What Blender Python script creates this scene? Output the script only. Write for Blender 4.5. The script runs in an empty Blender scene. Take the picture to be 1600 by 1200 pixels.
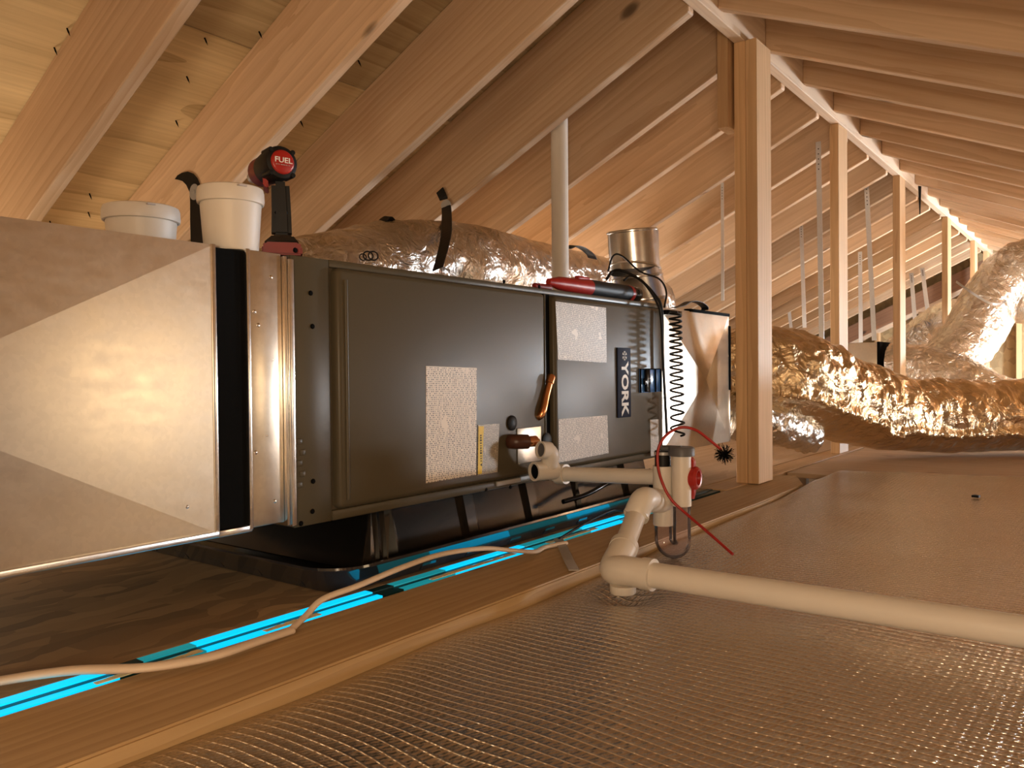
import bpy, bmesh, math, random
from mathutils import Vector, Matrix, noise
random.seed(7)
SC = bpy.context.scene
COL = SC.collection

# ------------------------------------------------------------------ camera
F_PX = 1255.0                       # focal length in pixels of a 1600 px wide frame
CAM_H = 0.37                        # camera height above the attic deck
_dx = Vector((950, 28, F_PX)).normalized()          # world X (along the ridge) seen in camera axes (right, up, forward)
_dy = Vector((-1655, 2, F_PX)); _dy = (_dy - _dx * _dy.dot(_dx)).normalized()
_dz = _dy.cross(_dx)
if _dz.y < 0: _dz = -_dz
cam_data = bpy.data.cameras.new('camera')
cam_data.sensor_width = 36.0
cam_data.lens = F_PX / 1600 * 36.0
cam_data.clip_start = 0.02
cam = bpy.data.objects.new('camera', cam_data)
COL.objects.link(cam)
right = Vector((_dx.x, _dy.x, _dz.x)); upv = Vector((_dx.y, _dy.y, _dz.y)); fwd = Vector((_dx.z, _dy.z, _dz.z))
M = Matrix((right, upv, -fwd)).transposed().to_4x4()
M.translation = Vector((0, 0, CAM_H))
cam.matrix_world = M
SC.camera = cam

# ------------------------------------------------------------------ world, lights, exposure
world = bpy.data.worlds.new('world'); SC.world = world
world.use_nodes = True
world.node_tree.nodes['Background'].inputs[0].default_value = (0.35, 0.5, 0.8, 1)
world.node_tree.nodes['Background'].inputs[1].default_value = 0.3
SC.view_settings.view_transform = 'Standard'
SC.view_settings.look = 'None'
SC.view_settings.gamma = 1.0
SC.view_settings.use_curve_mapping = False
SC.view_settings.exposure = 0.12

def lamp(name, loc, energy, color, size, target=None, kind='AREA', size_y=None, spread=None):
    d = bpy.data.lights.new(name, kind)
    d.energy = energy; d.color = color
    if kind == 'AREA':
        d.size = size
        if size_y: d.shape = 'RECTANGLE'; d.size_y = size_y
        if spread: d.spread = spread
    else:
        d.shadow_soft_size = size
    o = bpy.data.objects.new(name, d); COL.objects.link(o)
    o.location = loc
    if target is not None:
        o.rotation_euler = (Vector(target) - Vector(loc)).to_track_quat('-Z', 'Y').to_euler()
    return o

# a warm work light standing on the floor behind the camera and a cool one far down the attic
lamp('warm_work_light', (-0.60, -0.35, 0.40), 48, (1.0, 0.78, 0.53), 0.12, kind='POINT')
lamp('warm_floor_light', (1.62, -0.66, 0.32), 7.8, (1.0, 0.72, 0.43), 0.20, kind='POINT')
lamp('cool_work_light', (7.35, -1.05, 0.25), 460, (0.74, 0.87, 1.0), 0.15, kind='POINT')
lamp('cool_floor_light', (4.95, -1.90, 0.09), 250, (0.86, 0.93, 1.0), 0.20, kind='POINT')
lamp('eave_work_light', (3.15, 2.55, 0.14), 34, (1.0, 0.93, 0.84), 0.12, kind='POINT')
lamp('eave_trouble_light', (0.55, 2.75, 0.18), 14, (1.0, 0.82, 0.58), 0.10, kind='POINT')

# ------------------------------------------------------------------ pixel -> world helpers (1600x1200 frame)
def ray(u, v):
    c = Vector((u - 800, 600 - v, F_PX)) / F_PX
    return Vector((c.dot(_dx), c.dot(_dy), c.dot(_dz)))
O = Vector((0, 0, CAM_H))
def PX(u, v, X): r = ray(u, v); return O + r * (X / r.x)
def PY(u, v, Y): r = ray(u, v); return O + r * (Y / r.y)
def PZ(u, v, Z): r = ray(u, v); return O + r * ((Z - CAM_H) / r.z)
RZ0, RY0, RS = 1.412, 1.0, -0.478          # underside of the left rafters
def PR(u, v):
    r = ray(u, v); t = (RZ0 - RS * RY0 - CAM_H) / (r.z - RS * r.y); return O + r * t

# ------------------------------------------------------------------ object helpers
def link(o, parent=None):
    COL.objects.link(o)
    if parent is not None:
        o.parent = parent
        o.matrix_parent_inverse = parent_world(parent).inverted()
    return o
_pw = {}
def parent_world(p): return _pw.get(p.name, Matrix.Identity(4))
def tag(o, label=None, cat=None, group=None, kind=None):
    if label: o['label'] = label
    if cat: o['category'] = cat
    if group: o['group'] = group
    if kind: o['kind'] = kind
    return o
def thing(name, loc, label, cat, group=None):
    o = bpy.data.objects.new(name, None); COL.objects.link(o)
    o.empty_display_size = 0.05
    o.location = loc; _pw[o.name] = Matrix.Translation(Vector(loc))
    return tag(o, label, cat, group)
def setting(name):
    o = bpy.data.objects.new(name, None); COL.objects.link(o); o['kind'] = 'structure'; o.empty_display_size = .05
    return o
def mesh_from(name, verts, faces, mat, smooth=False):
    me = bpy.data.meshes.new(name)
    me.from_pydata([tuple(v) for v in verts], [], faces)
    me.update()
    if mat: me.materials.append(mat)
    if smooth:
        me.polygons.foreach_set('use_smooth', [True] * len(me.polygons))
    return me
def obj(name, me, parent=None, frame=None):
    o = bpy.data.objects.new(name, me)
    if frame is not None: o.matrix_world = frame
    link(o, parent)
    if frame is not None and parent is None: o.matrix_world = frame
    _pw[o.name] = frame.copy() if frame is not None else Matrix.Identity(4)
    return o
def bm_obj(name, bm, mat, parent=None, frame=None, smooth=False, autosmooth=None):
    bmesh.ops.recalc_face_normals(bm, faces=bm.faces)
    me = bpy.data.meshes.new(name); bm.to_mesh(me); bm.free()
    me.materials.append(mat)
    if smooth: me.polygons.foreach_set('use_smooth', [True] * len(me.polygons))
    if autosmooth:
        me.polygons.foreach_set('use_smooth', [True] * len(me.polygons))
        me.set_sharp_from_angle(angle=math.radians(autosmooth))
    return obj(name, me, parent, frame)
def bm_box(bm, lo, hi):
    x0, y0, z0 = lo; x1, y1, z1 = hi
    vs = [bm.verts.new(p) for p in ((x0,y0,z0),(x1,y0,z0),(x1,y1,z0),(x0,y1,z0),(x0,y0,z1),(x1,y0,z1),(x1,y1,z1),(x0,y1,z1))]
    for f in ((3,2,1,0),(4,5,6,7),(0,1,5,4),(1,2,6,5),(2,3,7,6),(3,0,4,7)): bm.faces.new([vs[i] for i in f])
    return vs
def box(name, lo, hi, mat, parent=None, bevel=0.0, seg=2, long_axis=None):
    """axis aligned box in world coordinates; origin at its centre, local x along long_axis so that grain follows it"""
    c = (Vector(lo) + Vector(hi)) / 2
    fr = Matrix.Translation(c)
    if long_axis == 'y': fr = fr @ Matrix.Rotation(math.pi/2, 4, 'Z')
    if long_axis == 'z': fr = fr @ Matrix.Rotation(-math.pi/2, 4, 'Y')
    bm = bmesh.new(); bm_box(bm, lo, hi)
    bm.transform(fr.inverted())
    if bevel: bmesh.ops.bevel(bm, geom=bm.edges[:], offset=bevel, segments=seg, affect='EDGES', profile=.5)
    return bm_obj(name, bm, mat, parent, fr, autosmooth=40 if bevel else None)
def beam(name, p0, p1, w, h, mat, parent=None, side=Vector((1,0,0)), bevel=.002):
    """board from p0 to p1, width w across `side`, depth h across the other way"""
    p0, p1 = Vector(p0), Vector(p1); x = (p1 - p0).normalized()
    s = (side - x * side.dot(x)).normalized(); n = x.cross(s)
    fr = Matrix((x, s, n)).transposed().to_4x4(); fr.translation = (p0 + p1) / 2
    L = (p1 - p0).length / 2
    bm = bmesh.new(); bm_box(bm, (-L, -w/2, -h/2), (L, w/2, h/2))
    if bevel: bmesh.ops.bevel(bm, geom=bm.edges[:], offset=bevel, segments=1, affect='EDGES')
    return bm_obj(name, bm, mat, parent, fr)
def catmull(pts, n=8, closed=False):
    pts = [Vector(p) for p in pts]
    if len(pts) == 2 or n == 1: return pts
    out = []
    P = [pts[0] * 2 - pts[1]] + pts + [pts[-1] * 2 - pts[-2]]
    for i in range(1, len(P) - 2):
        a, b, c, d = P[i-1], P[i], P[i+1], P[i+2]
        for k in range(n):
            t = k / n
            out.append(.5 * ((2*b) + (c-a)*t + (2*a-5*b+4*c-d)*t*t + (3*b-a-3*c+d)*t**3))
    out.append(pts[-1])
    return out
def sweep_bm(bm, path, r, seg=12, caps=True, squash=(1,1), up=None):
    rf = r if callable(r) else (lambda i, n: r)
    n = len(path); rings = []
    T0 = (path[1] - path[0]).normalized()
    ref = up or (Vector((0,0,1)) if abs(T0.z) < .9 else Vector((1,0,0)))
    N = (ref - T0 * ref.dot(T0)).normalized()
    for i in range(n):
        T = (path[min(i+1,n-1)] - path[max(i-1,0)]).normalized()
        N = (N - T * N.dot(T)); N.normalize(); B = T.cross(N)
        rr = rf(i, n)
        rings.append([bm.verts.new(path[i] + (N * math.cos(2*math.pi*j/seg) * squash[0] + B * math.sin(2*math.pi*j/seg) * squash[1]) * rr) for j in range(seg)])
    for i in range(n-1):
        for j in range(seg):
            bm.faces.new((rings[i][j], rings[i][(j+1)%seg], rings[i+1][(j+1)%seg], rings[i+1][j]))
    if caps:
        bm.faces.new(rings[0][::-1]); bm.faces.new(rings[-1])
    return rings
def tube(name, pts, r, mat, parent=None, seg=12, n=8, squash=(1,1), caps=True, up=None):
    bm = bmesh.new(); sweep_bm(bm, catmull(pts, n), r, seg, caps, squash, up)
    return bm_obj(name, bm, mat, parent, autosmooth=50)
def hollow_pipe(name, p0, p1, r, wall, mat, parent=None, seg=24):
    """straight pipe with a real bore"""
    p0, p1 = Vector(p0), Vector(p1)
    T = (p1-p0).normalized(); ref = Vector((0,0,1)) if abs(T.z) < .9 else Vector((1,0,0))
    N = (ref - T*ref.dot(T)).normalized(); B = T.cross(N)
    bm = bmesh.new(); R = []
    for p, rr in ((p0,r),(p1,r),(p1,r-wall),(p0,r-wall)):
        R.append([bm.verts.new(p + (N*math.cos(2*math.pi*j/seg)+B*math.sin(2*math.pi*j/seg))*rr) for j in range(seg)])
    for k in range(4):
        for j in range(seg):
            a, b = R[k], R[(k+1)%4]
            bm.faces.new((a[j], a[(j+1)%seg], b[(j+1)%seg], b[j]))
    return bm_obj(name, bm, mat, parent, autosmooth=40)
def lathe(name, prof, mat, parent=None, frame=None, seg=28, smooth=40):
    bm = bmesh.new(); rings = []
    for r, z in prof:
        if r < 1e-6: rings.append([bm.verts.new((0,0,z))])
        else: rings.append([bm.verts.new((r*math.cos(2*math.pi*j/seg), r*math.sin(2*math.pi*j/seg), z)) for j in range(seg)])
    for a, b in zip(rings, rings[1:]):
        for j in range(seg):
            q = [a[j % len(a)], a[(j+1) % len(a)], b[(j+1) % len(b)], b[j % len(b)]]
            q = list(dict.fromkeys(q))
            if len(q) > 2: bm.faces.new(q)
    return bm_obj(name, bm, mat, parent, frame, autosmooth=smooth)
def axis_frame(loc, z, x=None):
    z = Vector(z).normalized(); x = Vector(x) if x else (Vector((1,0,0)) if abs(z.x) < .9 else Vector((0,1,0)))
    x = (x - z*x.dot(z)).normalized(); y = z.cross(x)
    f = Matrix((x, y, z)).transposed().to_4x4(); f.translation = Vector(loc); return f
def prism(name, poly, ext, mat, parent=None, bevel=0):
    """polygon of world points pushed along ext"""
    bm = bmesh.new(); a = [bm.verts.new(p) for p in poly]; b = [bm.verts.new(Vector(p)+Vector(ext)) for p in poly]
    n = len(poly); bm.faces.new(a[::-1]); bm.faces.new(b)
    for i in range(n): bm.faces.new((a[i], a[(i+1)%n], b[(i+1)%n], b[i]))
    if bevel:
        bmesh.ops.recalc_face_normals(bm, faces=bm.faces)
        bmesh.ops.bevel(bm, geom=bm.edges[:], offset=bevel, segments=2, affect='EDGES')
    return bm_obj(name, bm, mat, parent, autosmooth=35 if bevel else None)
def ribbon(name, pts, w, t, wdir, mat, parent=None, n=6):
    """flat strap of width w (along wdir) and thickness t following pts"""
    P = catmull(pts, n); wd = Vector(wdir).normalized(); bm = bmesh.new(); R = []
    for i, p in enumerate(P):
        T = (P[min(i+1,len(P)-1)] - P[max(i-1,0)]).normalized()
        s = (wd - T*wd.dot(T)).normalized(); nn = T.cross(s)
        R.append([bm.verts.new(p + s*a*w/2 + nn*b*t/2) for a, b in ((-1,-1),(1,-1),(1,1),(-1,1))])
    for a, b in zip(R, R[1:]):
        for j in range(4): bm.faces.new((a[j], a[(j+1)%4], b[(j+1)%4], b[j]))
    bm.faces.new(R[0][::-1]); bm.faces.new(R[-1])
    return bm_obj(name, bm, mat, parent)
def text(name, s, size, mat, frame, parent=None, bold=0.0, extrude=.0004, sx=1.0):
    cu = bpy.data.curves.new(name, 'FONT'); cu.body = s; cu.size = size; cu.extrude = extrude; cu.offset = bold
    cu.align_x = 'CENTER'; cu.align_y = 'CENTER'; cu.resolution_u = 3
    t = bpy.data.objects.new(name + '_curve', cu); COL.objects.link(t)
    dg = bpy.context.evaluated_depsgraph_get(); me = bpy.data.meshes.new_from_object(t.evaluated_get(dg))
    bpy.data.objects.remove(t); bpy.data.curves.remove(cu)
    me.transform(Matrix.Diagonal((sx,1,1,1))); me.materials.clear(); me.materials.append(mat)
    return obj(name, me, parent, frame)

# ------------------------------------------------------------------ materials
MATS = {}
def nodes(name):
    m = bpy.data.materials.new(name); m.use_nodes = True; nt = m.node_tree
    b = nt.nodes['Principled BSDF']; MATS[name] = m
    return m, nt, b, nt.nodes.new, nt.links.new
def plain(name, col, rough=.5, metal=0, spec=.5, noise_amt=.06, noise_scale=30, bump=0, coat=0, trans=0, ior=1.45, stretch=(1,1,1)):
    m, nt, b, N, L = nodes(name)
    b.inputs['Roughness'].default_value = rough; b.inputs['Metallic'].default_value = metal
    b.inputs['Specular IOR Level'].default_value = spec; b.inputs['Coat Weight'].default_value = coat
    b.inputs['Transmission Weight'].default_value = trans; b.inputs['IOR'].default_value = ior
    tc = N('ShaderNodeTexCoord'); mp = N('ShaderNodeMapping'); mp.inputs['Scale'].default_value = stretch
    L(tc.outputs['Object'], mp.inputs[0])
    nz = N('ShaderNodeTexNoise'); nz.inputs['Scale'].default_value = noise_scale; nz.inputs['Detail'].default_value = 5
    L(mp.outputs[0], nz.inputs['Vector'])
    mx = N('ShaderNodeMix'); mx.data_type = 'RGBA'
    c = Vector(col)
    mx.inputs['A'].default_value = (*(c*(1-noise_amt)), 1); mx.inputs['B'].default_value = (*[min(1, k) for k in c*(1+noise_amt)], 1)
    L(nz.outputs['Fac'], mx.inputs['Factor']); L(mx.outputs['Result'], b.inputs['Base Color'])
    if bump:
        bp = N('ShaderNodeBump'); bp.inputs['Strength'].default_value = bump; bp.inputs['Distance'].default_value = .002
        L(nz.outputs['Fac'], bp.inputs['Height']); L(bp.outputs[0], b.inputs['Normal'])
    return m
def ramp(nt, stops):
    r = nt.nodes.new('ShaderNodeValToRGB'); cr = r.color_ramp
    while len(cr.elements) < len(stops): cr.elements.new(.5)
    for e, (p, c) in zip(cr.elements, stops): e.position = p; e.color = (*c, 1)
    return r
def wood(name, light, dark, ring=16, knots=True, rough=.62, along=.10):
    """lumber: growth rings about an axis outside the board, knots, a tint per board; grain along local x"""
    m, nt, b, N, L = nodes(name)
    tc = N('ShaderNodeTexCoord'); oi = N('ShaderNodeObjectInfo')
    off = N('ShaderNodeVectorMath'); off.operation = 'SCALE'; off.inputs[0].default_value = (7.3, 0.35, 0.41)
    L(oi.outputs['Random'], off.inputs['Scale'])
    add = N('ShaderNodeVectorMath'); add.operation = 'ADD'; L(tc.outputs['Object'], add.inputs[0]); L(off.outputs[0], add.inputs[1])
    mp = N('ShaderNodeMapping'); mp.inputs['Scale'].default_value = (along, 1, 1); mp.inputs['Location'].default_value = (0, .05, -.10)
    L(add.outputs[0], mp.inputs[0])
    wv = N('ShaderNodeTexWave'); wv.wave_type = 'RINGS'; wv.rings_direction = 'X'; wv.wave_profile = 'SAW'
    wv.inputs['Scale'].default_value = ring; wv.inputs['Distortion'].default_value = 7.0; wv.inputs['Detail'].default_value = 2.5
    wv.inputs['Detail Scale'].default_value = 1.2
    L(mp.outputs[0], wv.inputs['Vector'])
    mp2 = N('ShaderNodeMapping'); mp2.inputs['Scale'].default_value = (3, 90, 90); L(add.outputs[0], mp2.inputs[0])
    fi = N('ShaderNodeTexNoise'); fi.inputs['Scale'].default_value = 1.0; fi.inputs['Detail'].default_value = 4; L(mp2.outputs[0], fi.inputs['Vector'])
    mp3 = N('ShaderNodeMapping'); mp3.inputs['Scale'].default_value = (1.2, 5, 5); L(add.outputs[0], mp3.inputs[0])
    big = N('ShaderNodeTexNoise'); big.inputs['Scale'].default_value = 1.0; big.inputs['Detail'].default_value = 3; L(mp3.outputs[0], big.inputs['Vector'])
    f1 = N('ShaderNodeMath'); f1.operation = 'MULTIPLY_ADD'; f1.inputs[1].default_value = .20; L(wv.outputs['Fac'], f1.inputs[0])
    f2 = N('ShaderNodeMath'); f2.operation = 'MULTIPLY'; f2.inputs[1].default_value = .42; L(fi.outputs['Fac'], f2.inputs[0]); L(f2.outputs[0], f1.inputs[2])
    f3 = N('ShaderNodeMath'); f3.operation = 'MULTIPLY_ADD'; f3.inputs[1].default_value = .62; L(big.outputs['Fac'], f3.inputs[0]); L(f1.outputs[0], f3.inputs[2])
    l, d = Vector(light), Vector(dark)
    rp = ramp(nt, [(.30, l*1.08), (.62, (l*.6+d*.4)), (.90, d)]); L(f3.outputs[0], rp.inputs[0])
    col = rp.outputs[0]
    if knots:
        vo = N('ShaderNodeTexVoronoi'); vo.inputs['Scale'].default_value = 4.2
        mpk = N('ShaderNodeMapping'); mpk.inputs['Scale'].default_value = (.55, 1, 1); L(add.outputs[0], mpk.inputs[0]); L(mpk.outputs[0], vo.inputs['Vector'])
        kr = ramp(nt, [(.0, (1,1,1)), (.055, (.85,.85,.85)), (.10, (0,0,0))]); L(vo.outputs['Distance'], kr.inputs[0])
        mk = N('ShaderNodeMix'); mk.data_type = 'RGBA'; mk.inputs['B'].default_value = (*(d*.28), 1)
        L(kr.outputs[0], mk.inputs['Factor']); L(col, mk.inputs['A']); col = mk.outputs['Result']
    hs = N('ShaderNodeHueSaturation'); 
    mr = N('ShaderNodeMapRange'); mr.inputs['To Min'].default_value = .8; mr.inputs['To Max'].default_value = 1.14
    L(oi.outputs['Random'], mr.inputs['Value']); L(mr.outputs[0], hs.inputs['Value']); L(col, hs.inputs['Color'])
    L(hs.outputs[0], b.inputs['Base Color'])
    b.inputs['Roughness'].default_value = rough
    bp = N('ShaderNodeBump'); bp.inputs['Strength'].default_value = .25; bp.inputs['Distance'].default_value = .002
    L(f1.outputs[0], bp.inputs['Height']); L(bp.outputs[0], b.inputs['Normal'])
    return m
def osb(name, light, dark, scale=26):
    m, nt, b, N, L = nodes(name)
    tc = N('ShaderNodeTexCoord'); nz = N('ShaderNodeTexNoise'); nz.inputs['Scale'].default_value = 6
    L(tc.outputs['Object'], nz.inputs['Vector'])
    mxv = N('ShaderNodeMix'); mxv.data_type = 'VECTOR'; mxv.inputs['Factor'].default_value = .12
    L(tc.outputs['Object'], mxv.inputs['A']); L(nz.outputs['Color'], mxv.inputs['B'])
    mp = N('ShaderNodeMapping'); mp.inputs['Scale'].default_value = (.35, 1.5, 1); mp.inputs['Rotation'].default_value = (0, 0, .15); L(mxv.outputs['Result'], mp.inputs[0])
    vo = N('ShaderNodeTexVoronoi'); vo.inputs['Scale'].default_value = scale; vo.inputs['Randomness'].default_value = 1; L(mp.outputs[0], vo.inputs['Vector'])
    sp = N('ShaderNodeSeparateColor'); L(vo.outputs['Color'], sp.inputs[0])
    l, d = Vector(light), Vector(dark)
    rp = ramp(nt, [(0, d), (.5, (l+d)/2), (1, l)]); 
    n2 = N('ShaderNodeTexNoise'); n2.inputs['Scale'].default_value = 3; n2.inputs['Detail'].default_value = 6; L(tc.outputs['Object'], n2.inputs['Vector'])
    av = N('ShaderNodeMath'); av.operation = 'MULTIPLY_ADD'; av.inputs[1].default_value = .6
    L(sp.outputs[0], av.inputs[0]); h = N('ShaderNodeMath'); h.operation = 'MULTIPLY'; h.inputs[1].default_value = .5; L(n2.outputs['Fac'], h.inputs[0]); L(h.outputs[0], av.inputs[2])
    L(av.outputs[0], rp.inputs[0]); L(rp.outputs[0], b.inputs['Base Color'])
    b.inputs['Roughness'].default_value = .7
    bp = N('ShaderNodeBump'); bp.inputs['Strength'].default_value = .35; bp.inputs['Distance'].default_value = .003; L(sp.outputs[1], bp.inputs['Height']); L(bp.outputs[0], b.inputs['Normal'])
    return m
def foil(name, col, rough=.22, scale=22, strength=.7, rib=None):
    """crinkled metal foil"""
    m, nt, b, N, L = nodes(name)
    b.inputs['Metallic'].default_value = 1; b.inputs['Roughness'].default_value = rough
    b.inputs['Base Color'].default_value = (*col, 1)
    tc = N('ShaderNodeTexCoord')
    v = N('ShaderNodeTexVoronoi'); v.feature = 'F1'; v.inputs['Scale'].default_value = scale
    nz = N('ShaderNodeTexNoise'); nz.inputs['Scale'].default_value = scale*.7; nz.inputs['Detail'].default_value = 6; nz.inputs['Distortion'].default_value = 1.2
    mx = N('ShaderNodeMix'); mx.data_type = 'VECTOR'; mx.inputs['Factor'].default_value = .12
    L(tc.outputs['Object'], nz.inputs['Vector']); L(tc.outputs['Object'], mx.inputs['A']); L(nz.outputs['Color'], mx.inputs['B']); L(mx.outputs['Result'], v.inputs['Vector'])
    a = N('ShaderNodeMath'); a.operation = 'ADD'; L(v.outputs['Distance'], a.inputs[0]); L(nz.outputs['Fac'], a.inputs[1])
    bp = N('ShaderNodeBump'); bp.inputs['Strength'].default_value = strength; bp.inputs['Distance'].default_value = .012
    L(a.outputs[0], bp.inputs['Height']); L(bp.outputs[0], b.inputs['Normal'])
    return m
def blanket_mat(name):
    """foil faced bubble blanket: stitched rows across (along world y), fine scrim in both directions"""
    m, nt, b, N, L = nodes(name)
    b.inputs['Metallic'].default_value = .92; b.inputs['Roughness'].default_value = .25
    tc = N('ShaderNodeTexCoord'); sx = N('ShaderNodeSeparateXYZ')
    nz = N('ShaderNodeTexNoise'); nz.inputs['Scale'].default_value = 5; nz.inputs['Detail'].default_value = 3; L(tc.outputs['Object'], nz.inputs['Vector'])
    mx = N('ShaderNodeMix'); mx.data_type = 'VECTOR'; mx.inputs['Factor'].default_value = .007; L(tc.outputs['Object'], mx.inputs['A']); L(nz.outputs['Color'], mx.inputs['B'])
    L(mx.outputs['Result'], sx.inputs[0])
    def sine(src, period, ph=0):
        k = N('ShaderNodeMath'); k.operation = 'MULTIPLY_ADD'; k.inputs[1].default_value = 2*math.pi/period; k.inputs[2].default_value = ph; L(src, k.inputs[0])
        s = N('ShaderNodeMath'); s.operation = 'SINE'; L(k.outputs[0], s.inputs[0]); return s.outputs[0]
    rows = sine(sx.outputs['X'], .0290)
    cols = sine(sx.outputs['Y'], .0110)
    dg = N('ShaderNodeMath'); dg.operation = 'MULTIPLY_ADD'; dg.inputs[1].default_value = .5; L(sx.outputs['X'], dg.inputs[0]); L(sx.outputs['Y'], dg.inputs[2])
    diag = sine(dg.outputs[0], .0065)
    ab = N('ShaderNodeMath'); ab.operation = 'ABSOLUTE'; L(rows, ab.inputs[0])
    rowh = ramp(nt, [(.0, (1,1,1)), (.16, (.55,.55,.55)), (.45, (.15,.15,.15)), (1, (0,0,0))]); L(ab.outputs[0], rowh.inputs[0])
    p = N('ShaderNodeMath'); p.operation = 'MULTIPLY'; L(cols, p.inputs[0]); p.inputs[1].default_value = .10
    q = N('ShaderNodeMath'); q.operation = 'MULTIPLY_ADD'; q.inputs[1].default_value = .06; L(diag, q.inputs[0]); L(p.outputs[0], q.inputs[2])
    n2 = N('ShaderNodeTexNoise'); n2.inputs['Scale'].default_value = 75; n2.inputs['Detail'].default_value = 5; L(tc.outputs['Object'], n2.inputs['Vector'])
    r = N('ShaderNodeMath'); r.operation = 'MULTIPLY_ADD'; r.inputs[1].default_value = 1.0; L(n2.outputs['Fac'], r.inputs[0]); L(q.outputs[0], r.inputs[2])
    s = N('ShaderNodeMath'); s.operation = 'ADD'; L(rowh.outputs[0], s.inputs[0]); L(r.outputs[0], s.inputs[1])
    bp = N('ShaderNodeBump'); bp.inputs['Strength'].default_value = 1.0; bp.inputs['Distance'].default_value = .0045; L(s.outputs[0], bp.inputs['Height']); L(bp.outputs[0], b.inputs['Normal'])
    n3 = N('ShaderNodeTexNoise'); n3.inputs['Scale'].default_value = 2.2; n3.inputs['Detail'].default_value = 5; L(tc.outputs['Object'], n3.inputs['Vector'])
    rp = ramp(nt, [(.3, (.80,.72,.62)), (.7, (.95,.90,.82))]); L(n3.outputs['Fac'], rp.inputs[0])
    # thread lines of the reinforcement are duller than the film
    tr = ramp(nt, [(.0, (1,1,1)), (.10, (.62,.57,.52))]); L(ab.outputs[0], tr.inputs[0])
    mm = N('ShaderNodeMix'); mm.data_type = 'RGBA'; mm.blend_type = 'MULTIPLY'; mm.inputs['Factor'].default_value = .8; L(rp.outputs[0], mm.inputs['A']); L(tr.outputs[0], mm.inputs['B'])
    L(mm.outputs['Result'], b.inputs['Base Color'])
    return m
def galvanized(name, col=(.70,.635,.53), rough=.29):
    m, nt, b, N, L = nodes(name)
    b.inputs['Metallic'].default_value = 1
    tc = N('ShaderNodeTexCoord'); vo = N('ShaderNodeTexVoronoi'); vo.inputs['Scale'].default_value = 160; L(tc.outputs['Object'], vo.inputs['Vector'])
    mp = N('ShaderNodeMapping'); mp.inputs['Scale'].default_value = (30, 30, 60); L(tc.outputs['Object'], mp.inputs[0])
    nz = N('ShaderNodeTexNoise'); nz.inputs['Scale'].default_value = 1; nz.inputs['Detail'].default_value = 4; L(mp.outputs[0], nz.inputs['Vector'])
    c = Vector(col); sp = N('ShaderNodeSeparateColor'); L(vo.outputs['Color'], sp.inputs[0])
    rp = ramp(nt, [(0, c*.97), (1, c*1.03)]); L(sp.outputs[0], rp.inputs[0]); L(rp.outputs[0], b.inputs['Base Color'])
    mr = N('ShaderNodeMapRange'); mr.inputs['To Min'].default_value = rough-.05; mr.inputs['To Max'].default_value = rough+.09; L(nz.outputs['Fac'], mr.inputs['Value']); L(mr.outputs[0], b.inputs['Roughness'])
    return m
def thin_clear(name, tint):
    """thin clear plastic wall: lets light through with a tint, mirrors at grazing angles"""
    m = bpy.data.materials.new(name); m.use_nodes = True; nt = m.node_tree; nt.nodes.clear(); N, L = nt.nodes.new, nt.links.new
    out = N('ShaderNodeOutputMaterial'); mix = N('ShaderNodeMixShader'); tr = N('ShaderNodeBsdfTransparent'); gl = N('ShaderNodeBsdfGlossy'); df = N('ShaderNodeBsdfDiffuse'); m2 = N('ShaderNodeMixShader')
    fz = N('ShaderNodeFresnel'); fz.inputs['IOR'].default_value = 1.5; gl.inputs['Roughness'].default_value = .06
    tr.inputs['Color'].default_value = (*tint, 1); df.inputs['Color'].default_value = (.62,.50,.50,1)
    m2.inputs[0].default_value = .10; L(tr.outputs[0], m2.inputs[1]); L(df.outputs[0], m2.inputs[2])
    L(fz.outputs[0], mix.inputs[0]); L(m2.outputs[0], mix.inputs[1]); L(gl.outputs[0], mix.inputs[2]); L(mix.outputs[0], out.inputs['Surface'])
    return m
def glow(name, col, strength):
    """light shining up through a slot"""
    m, nt, b, N, L = nodes(name)
    b.inputs['Base Color'].default_value = (*col, 1); b.inputs['Emission Color'].default_value = (*col, 1); b.inputs['Emission Strength'].default_value = strength
    return m
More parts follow.
